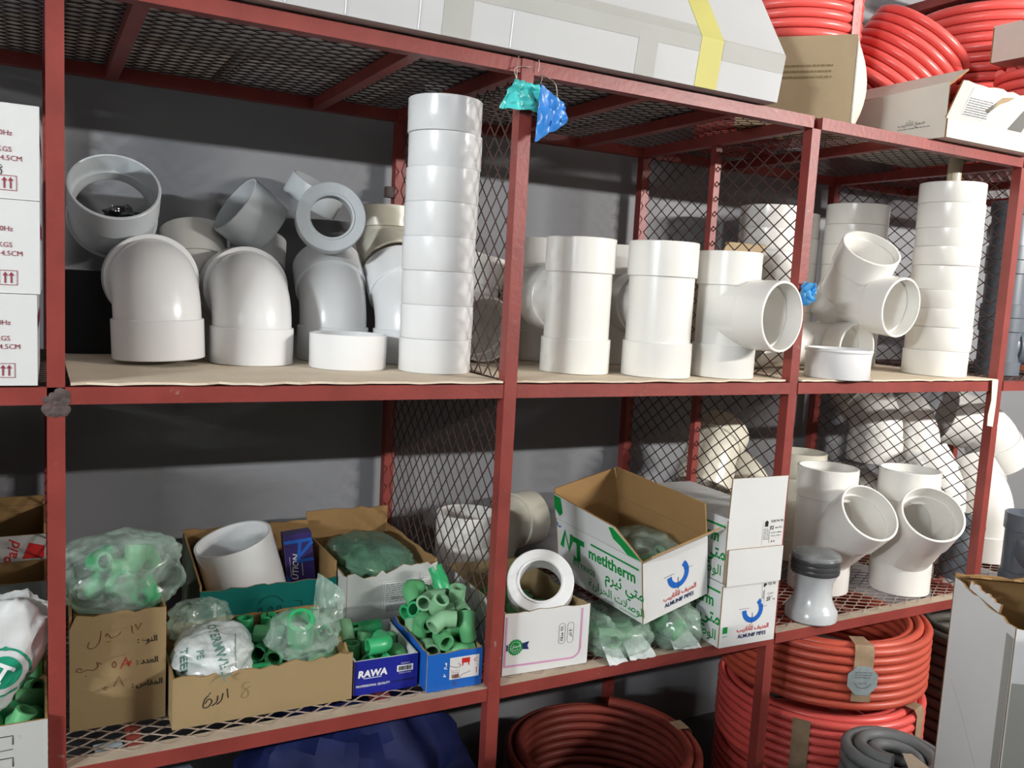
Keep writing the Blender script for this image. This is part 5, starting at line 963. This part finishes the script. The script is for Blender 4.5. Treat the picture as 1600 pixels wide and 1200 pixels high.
# ------------------------------------------------------------------ plastic bags
def bag_mesh(rad, seed, amp=0.16, f=2.2, p=0.8, zmin=None, clip=None, nu=56, nv=36):
    """crinkled pillow; p < 1 squares it off, zmin flattens its underside, clip(x, y) caps its height"""
    vs = []; fs = []; sg = lambda a: math.copysign(abs(a)**p, a)
    for j in range(nv + 1):
        for i in range(nu):
            a, b = 2*PI*i/nu, PI*j/nv; d = Vector((sg(math.cos(a))*sg(math.sin(b)) if 0 < j < nv else 0, sg(math.sin(a))*sg(math.sin(b)) if 0 < j < nv else 0, sg(math.cos(b))))
            s = Vector((seed, seed*1.7, -seed)); q = d*f + s
            k = 1 + amp*noise.noise(q) + amp*0.5*(1 - 2*abs(noise.noise(q*1.7))) + amp*0.16*(1 - 2*abs(noise.noise(q*3.6)))
            v = Vector((d.x*rad[0]*k, d.y*rad[1]*k, d.z*rad[2]*k))
            if zmin is not None: v.z = max(v.z, zmin)
            if clip: v.z = min(v.z, clip(v.x, v.y))
            vs.append(v)
    for j in range(nv):
        for i in range(nu): fs.append((j*nu + i, (j+1)*nu + i, (j+1)*nu + (i+1) % nu, j*nu + (i+1) % nu))
    return MB().add(vs, fs)
def bag(label, M, mb, m): return tag(obj('plastic_bag', mb, m, None, M, sharp=45), label, 'plastic bag')
def decal(o, mb, name, m, d, off=0.0012, label=None):
    """lay flat print onto a bag's surface along direction d"""
    me = o.data; bv = BVHTree.FromPolygons([v.co for v in me.vertices], [tuple(p.vertices) for p in me.polygons]); d = Vector(d).normalized(); vs = []
    for v in mb.v:
        h = bv.ray_cast(Vector(v) - d*0.5, d); vs.append(tuple((h[0] if h[0] else Vector(v)) - d*off))
    r = MB(); r.v = vs; r.f = mb.f; r.m = mb.m; return obj(name, r, m, o, sharp=60, label=label)
def dense(pts, n=8):
    out = []
    for a, b in zip(pts, pts[1:]): out += [(a[0] + (b[0]-a[0])*k/n, a[1] + (b[1]-a[1])*k/n) for k in range(n)]
    return out + [pts[-1]]
def inside(kinds, c, spread, n, seed, where, group, mats=(0, 1)):
    """loose fittings inside a bag, kept apart from one another"""
    rnd = random.Random(seed); pts = []; tries = 0
    while len(pts) < n and tries < 4000:
        tries += 1; p = Vector([rnd.uniform(-1, 1) for _ in range(3)])
        if p.length > 1: continue
        p = Vector((c[0] + p.x*spread[0], c[1] + p.y*spread[1], c[2] + p.z*spread[2]))
        if all((p - q).length > 0.044 for q in pts):
            pts.append(p); kd = rnd.choice(kinds)
            ppr(kd, rnd.choice(mats), Matrix.Translation(p) @ Euler([rnd.uniform(0, 6.28) for _ in range(3)]).to_matrix().to_4x4(), where, group)
# on the tall brown box
insert('brown cardboard insert under the bagged fittings in the tall box', at(0.1005, 0.185, ZL + 0.165, -0.02), 0.142, 0.146)
inside(['cpl', 'elb', 'tee'], (0.108, 0.190, ZL + 0.244), (0.066, 0.044, 0.040), 17, 3, 'inside the clear bag on the tall brown box', 'fittings bagged on the tall box')
bag('clear crinkled bag of green fittings on top of the tall brown box', at(0.110, 0.192, ZL + 0.252), bag_mesh((0.098, 0.070, 0.070), 2.1, 0.17, 2.0, 0.8, -0.070), FILM)
# printed bag in the long box
b2 = bag('milky printed bag lying over the left end of the long brown box', at(0.264, 0.130, ZL + 0.100, -0.25), bag_mesh((0.066, 0.072, 0.040), 5.5, 0.17, 1.9, 0.75), FILMW)
pl = Matrix(((0.95, 0.1, 0, 0), (0.05, 0.75, 0, -0.06), (0, 0.65, 0, 0.02), (0, 0, 0, 1)))
i = Ink(pl); i.text('OTERMWELL', 0.024, 0.012, 0.012, -1.15, 0.02).text('TEEL', 0.020, -0.048, -0.008, -1.45, 0.02).text('PE', 0.018, -0.018, -0.002, -1.35, 0.02).line(dense([(0.038, 0.045), (0.052, -0.035)]), 0.0012)
decal(b2, i.mb, 'printed_text', mat('bag_ink', (0.10, 0.20, 0.17), 0.5), (0, 0.75, -0.65))
bag('grey crumpled clear film behind the printed bag in the long brown box', at(0.258, 0.250, ZL + 0.116, 0.3), bag_mesh((0.055, 0.036, 0.038), 8.3, 0.22, 2.4, 0.8), FILM)
# clear bag with one big fitting
ppr('cpl', 1, aim((0.424, 0.110, ZL + 0.128), (-0.15, -0.55, 0.8)) @ Matrix.Scale(1.45, 4), 'of large size inside the clear bag in the long brown box', None)
bag('clear bag holding a large green coupler in the long brown box', at(0.432, 0.115, ZL + 0.116, 0.2), bag_mesh((0.064, 0.054, 0.042), 11.2, 0.18, 2.2, 0.8), FILM)
rag('plastic_bag', 'pointed clear film corner standing up from the bag in the long brown box', [(-0.03, 0, -0.045), (0.045, 0.01, -0.03), (0.052, 0.03, 0.02), (-0.005, 0.03, 0.065)], at(0.480, 0.150, ZL + 0.150), FILM, 3.3, 0.0006, amp=0.006)
# dark bag in the torn box
insert('brown cardboard insert inside the dirty white torn box', at(0.6655, 0.412, ZL + 0.09, 0.012), 0.196, 0.308)
inside(['elb', 'cpl', 'tee'], (0.665, 0.405, ZL + 0.148), (0.055, 0.095, 0.022), 9, 8, 'inside the dark bag in the torn white box', 'fittings bagged in the torn box', (0,))
bag('dark green crinkled bag inside the dirty white torn box', at(0.665, 0.405, ZL + 0.152), bag_mesh((0.088, 0.135, 0.050), 14.7, 0.15, 2.0, 0.8, -0.05), FILMD)
# in and under the tilted fittings box
inside(['elb', 'cpl'], (1.258, 0.075, -0.420), (0.035, 0.045, 0.012), 4, 12, 'inside the bag in the tilted printed box', 'fittings in the tilted box', (0, 1))
bag('clear bag of green fittings inside the tilted printed box', MTM @ Matrix.Translation((0.004, -0.03, 0.092)), bag_mesh((0.076, 0.090, 0.048), 17.1, 0.15, 2.2, 0.78), FILM)
inside(['elb', 'tee', 'cpl'], (1.135, 0.075, -0.572), (0.050, 0.055, 0.010), 5, 15, 'inside the left bag under the tilted printed box', 'fittings bagged under the tilted box', (0, 2))
bag('green-tinted bag of fittings squeezed under the tilted printed box, left one', at(1.135, 0.075, ZL + 0.042), bag_mesh((0.085, 0.095, 0.048), 20.4, 0.14, 2.1, 0.8, -0.041, lambda x, y: 0.034 + 0.20*(x - 0.03) + 0.03 * (x < -0.03)), FILMG)
inside(['elb', 'cpl'], (1.282, 0.060, -0.570), (0.028, 0.045, 0.010), 3, 16, 'inside the right bag under the tilted printed box', 'fittings bagged under the tilted box, right', (0, 2))
b6 = bag('green-tinted bag of fittings squeezed under the tilted printed box, right one', at(1.290, 0.055, ZL + 0.046), bag_mesh((0.060, 0.085, 0.056), 23.9, 0.14, 2.1, 0.8, -0.045, lambda x, y: 0.055 + 0.19*x), FILMG)
for k, (x0, x1, lab) in enumerate(((1.075, 1.125, 'left'), (1.13, 1.205, 'middle'), (1.255, 1.335, 'right'))):
    rag('bag_edge', 'milky printed bag edge hanging over the shelf front under the tilted box, %s one' % lab, [(x0, 0, -0.012 + 0.004*k), (x1, 0, -0.010), (x1 - 0.01, 0.05, 0.026), (x0 + 0.006, 0.05, 0.024)], at(0, -0.018, ZL + 0.012), FILMW, 5.1 + k, 0.0006, amp=0.004)
# emblem bag at the lower left
b7 = bag('white plastic bag with a round green T emblem at the lower left edge', aim((-0.088, 0.045, ZL + 0.182), (0.50, 0.05, 0.86), (0, 1, 0)), bag_mesh((0.058, 0.048, 0.100), 27.3, 0.13, 1.9, 0.75), mat('white_bag', (0.60, 0.62, 0.62), 0.3, 0.6, 0.06, 10, 0.3, 30))
pl = Matrix(((1, 0, 0, 0.016), (0, 0, 0, 0), (0, 1, 0, -0.004), (0, 0, 0, 1))); R_ = Matrix.Rotation(0.0, 4, 'Z')
dd = (0, 1, 0)
i = Ink(pl); 
for k in range(9): i.arc(0, 0, 0.0015 + k*0.003, 0, 2*PI, 0.0031, 40)
i.arc(0, 0, 0.0385, 0.3, 1.9, 0.0035).arc(0, 0, 0.0385, 2.1, 4.0, 0.0035).arc(0, 0, 0.0385, 4.2, 6.4, 0.0035)
for a in (0.15, 2.0, 4.1): i.arc(0.0385*math.cos(a), 0.0385*math.sin(a), 0.0018, 0, 2*PI, 0.0036, 14)
decal(b7, i.mb, 'emblem', INKT, dd, 0.0012)
i = Ink(pl); i.line(dense([(-0.012, 0.011), (0.012, 0.011)]), 0.006).line(dense([(0, 0.013), (0, -0.016)]), 0.006).line(dense([(-0.012, 0.012), (-0.012, 0.006)], 3), 0.0035).line(dense([(0.012, 0.012), (0.012, 0.006)], 3), 0.0035).line(dense([(-0.006, -0.016), (0.006, -0.016)], 4), 0.004)
decal(b7, i.mb, 'emblem_letter', INKW, dd, 0.002)
# large white pipe in the teal box
pp = thing('pipe_piece', 'wide white pipe piece leaning in the dark teal box', 'pipe fitting', aim((0.395, 0.430, ZL + 0.085), (-0.30, -0.06, 1), (0, 1, 0)))
obj('body', MB().lathe([(0.079, 0), (0.0845, 0), (0.0845, 0.148), (0.084, 0.150), (0.079, 0.150)], 56), PVC, pp)
insert('cardboard insert under the white pipe in the teal box', at(0.4105, 0.425, ZL + 0.06, 0.01), 0.276, 0.22)
# bits on the lower mesh at the front left
tag(obj('card_scrap', MB().box((-0.022, -0.012, 0), (0.022, 0.012, 0.0015)), mat('pale_blue_card', (0.33, 0.40, 0.44), 0.6), None, at(0.078, 0.045, ZL - 0.0060, 0.1), sharp=0), 'pale blue card under the mesh before the tall brown box', 'card')
tag(obj('card_scrap', MB().box((-0.010, -0.03, 0), (0.010, 0.03, 0.0015)), mat('cream_card', (0.50, 0.47, 0.39), 0.6), None, at(0.118, 0.055, ZL - 0.0062, 0.0), sharp=0), 'cream card strip under the mesh before the tall brown box', 'card')

# alike small fittings: say where in their box or bag each one lies
same = {}
for o in list(COL.objects):
    if o.parent is None and str(o.get('label', '')).startswith('small '): same.setdefault(o['label'], []).append(o)
for lab, os_ in same.items():
    if len(os_) < 2: continue
    P3 = [o.matrix_basis.translation for o in os_]; lo = [min(p[k] for p in P3) for k in range(3)]; hi = [max(p[k] for p in P3) for k in range(3)]
    for o, p in zip(os_, P3):
        u = [(p[k] - lo[k]) / max(1e-6, hi[k] - lo[k]) for k in range(3)]
        o['label'] = lab + ', %s %s %s' % ('upper' if u[2] > 0.5 else 'lower', 'front' if u[1] < 0.34 else 'middle' if u[1] < 0.67 else 'back', 'left' if u[0] < 0.34 else 'centre' if u[0] < 0.67 else 'right')
